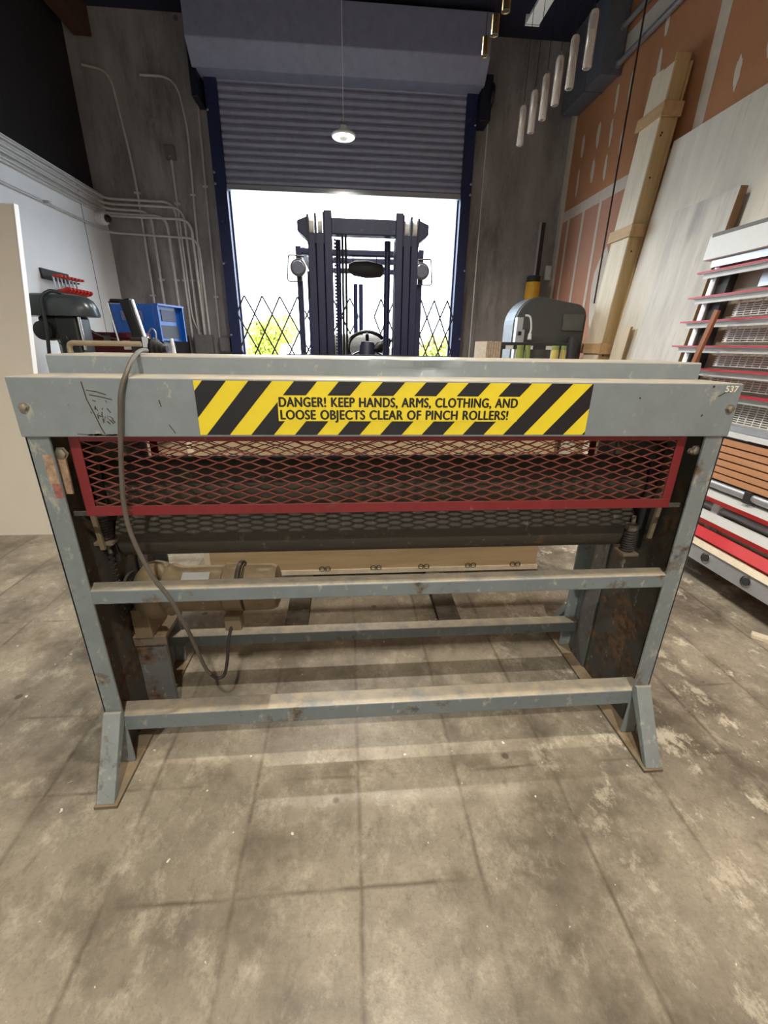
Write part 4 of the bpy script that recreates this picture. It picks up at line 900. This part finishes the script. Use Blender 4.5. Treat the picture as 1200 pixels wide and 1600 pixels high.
# band saw
b = thing('band_saw', 'large dark grey band saw with a rounded upper wheel cover', 'band saw', (2.25, 5.2, 0))
def rpoly(x0, x1, z0, z1, rl, rr, n=10):
    pts = [(x0, z0), (x1, z0)]
    pts += [(x1-rr+rr*math.sin(PI/2-a), z1-.06-rr+rr*math.cos(PI/2-a)) for a in [PI/2*k/n for k in range(n+1)]]
    pts += [(x0+rl-rl*math.sin(a), z1-rl+rl*math.cos(a)) for a in [PI/2*k/n for k in range(n+1)]]
    return pts
m = MB(); m.prism(rpoly(1.86, 2.67, 1.10, 1.915, .28, .14), 'Y', 5.06, 5.42); wc = m.build('wheel_cover', 'saw_grey', b, .012)
m = MB(); m.prism([(p[0], p[1]) for p in rpoly(1.852, 2.675, 1.12, 1.922, .285, .145)], 'Y', 5.10, 5.40); m.build('cover_band', 'saw_rim_daylit', b)  # rim coloured lighter than the cover for the daylight falling on it
B('face_plate', 'saw_plate', wc, 2.40, 2.64, 5.045, 5.06, 1.58, 1.75, bevel=.004)
m = MB(); m.lathe((2.52, 4.98, 1.12), (0, 0, 1), [(0, .065), (.38, .065), (.40, .05)], 20); m.build('dust_port', 'dark_box', b)
m = MB(); m.box(1.83, 1.90, 4.92, 4.99, 1.25, 1.70); m.box(1.90, 1.93, 4.93, 4.98, 1.30, 1.58); m.build('blade_guide', 'aluminium', b, .006)
B('guide_knob', 'black_plastic', b, 1.85, 1.885, 4.90, 4.92, 1.52, 1.56, bevel=.004)
m = MB(); m.tube(spline([(1.91, 4.92, 1.72), (1.96, 4.90, 1.70), (1.985, 4.90, 1.60), (1.98, 4.90, 1.54)], 8), .010, 8); m.lathe((1.98, 4.90, 1.48), (0, 0, 1), [(0, .022), (.06, .018)], 10); m.build('work_light', 'white_metal', b)
B('frame_column', 'saw_grey', b, 2.42, 2.68, 5.08, 5.40, .0, 1.12, bevel=.02); B('lower_cabinet', 'saw_grey', b, 1.86, 2.67, 5.06, 5.42, .0, .72, bevel=.02); B('table', 'steel', b, 1.62, 2.40, 4.80, 5.5, .92, .97, bevel=.006)
# table with a display tray of jars
tb = thing('side_table', 'narrow table behind the press under the tray of jars', 'table', (1.38, 3.55, 0))
B('table_top', 'bench_wood', tb, 1.0, 1.76, 3.35, 3.80, 1.04, 1.08, bevel=.004)
for x in (1.30, 1.68):
    for y in (3.40, 3.70): B('leg', 'bench_wood', tb, x, x+.05, y, y+.05, 0, 1.04)
t = thing('display_tray', 'dark framed tray of jars with a pale ribbed end', 'tray', (1.38, 3.55, 1.08))
m = MB(); m.box(1.17, 1.72, 3.44, 3.46, 1.385, 1.435); m.box(1.17, 1.72, 3.70, 3.72, 1.385, 1.435); m.box(1.70, 1.72, 3.46, 3.70, 1.385, 1.435); m.box(1.17, 1.72, 3.46, 3.70, 1.385, 1.392); m.build('frame', 'clear_grey', t, .004)
for x, y in ((1.17, 3.44), (1.70, 3.44), (1.17, 3.70), (1.70, 3.70)): B('post', 'clear_grey', t, x, x+.02, y, y+.02, 1.08, 1.385)
m = MB()
for i in range(6): m.box(1.055+i*.019, 1.072+i*.019, 3.42, 3.74, 1.08, 1.438-.002*(i % 2))
m.build('ribbed_end', 'cardboard', t)
for x, y, w_ in ((1.24, 3.56, .06), (1.56, 3.56, .06), (1.40, 3.45, .05)): B('paper_tag', 'white_metal', t, x-w_/2, x+w_/2, 3.436, 3.44, 1.385, 1.412)
for x, mt, lb in ((1.312, 'jar_green', 'green jar in the tray nearest its ribbed end'), (1.372, 'jar_green', 'slim green jar next to the middle gap of the tray'), (1.590, 'jar_yellow', 'yellow-green jar in the tray beside its middle gap'), (1.655, 'jar_yellow', 'slim yellow-green jar at the far corner of the tray')):
    j = thing('jar', lb, 'jar', (x, 3.40, 1.08), 'jars in the tray')
    r_ = .028 if 'slim' not in lb else .021
    m = MB(); m.lathe((x, 3.40, 1.08), (0, 0, 1), [(0, r_), (.28, r_), (.305, r_*.85)], 16); m.build('glass', mt, j)
    m = MB(); m.lathe((x, 3.40, 1.385), (0, 0, 1), [(0, r_*.9), (.03, r_*.9)], 16); m.build('lid', 'jar_green', j)

# ================================================================ OUTSIDE
def tree(x, y, h, rx, label, n=2600):
    t = thing('tree', label, 'tree', (x, y, -.02), 'trees outside the doorway')
    m = MB(); m.lathe((x, y, -.02), (0, 0, 1), [(0, .16), (h*.45, .11), (h*.8, .05)], 10)
    for a in range(6):
        an = a*1.05; m.cyl((x, y, h*.35), (x+rx*.6*math.cos(an), y+rx*.6*math.sin(an), h*.75), .04, 6)
    m.build('trunk', 'bark', t)
    m = MB(); rnd = random.Random(int(x*100)+5)
    blobs = [(x+rnd.uniform(-.6, .6)*rx, y+rnd.uniform(-.6, .6)*rx, h*rnd.uniform(.35, .80), rnd.uniform(.32, .5)*rx) for _ in range(14)]
    for _ in range(n):
        bx, by, bz, br_ = rnd.choice(blobs); v = Vector((rnd.gauss(0, 1), rnd.gauss(0, 1), rnd.gauss(0, 1))).normalized()*br_*rnd.uniform(.6, 1.05)
        c = Vector((bx, by, bz))+v*1.0
        if c.z < .3: continue
        s = rnd.uniform(.06, .12); a = Vector((rnd.gauss(0, 1), rnd.gauss(0, 1), rnd.gauss(0, 1))).normalized(); b_ = a.orthogonal().normalized(); 
        m.add([c-a*s, c+b_*s*.5, c+a*s, c-b_*s*.5], [[0, 1, 2, 3]])
    stuff(m.build('foliage', 'leaf', t))
tree(-2.9, 18.0, 2.75, 1.25, 'sunlit yellow-green tree behind the wide-diamond gate')
tree(-5.6, 19.6, 2.3, 1.2, 'lower yellow-green tree at the door guide on the conduit side')
tree(3.5, 18.5, 2.05, 1.0, 'small yellow-green tree behind the narrow-diamond gate', 1800)
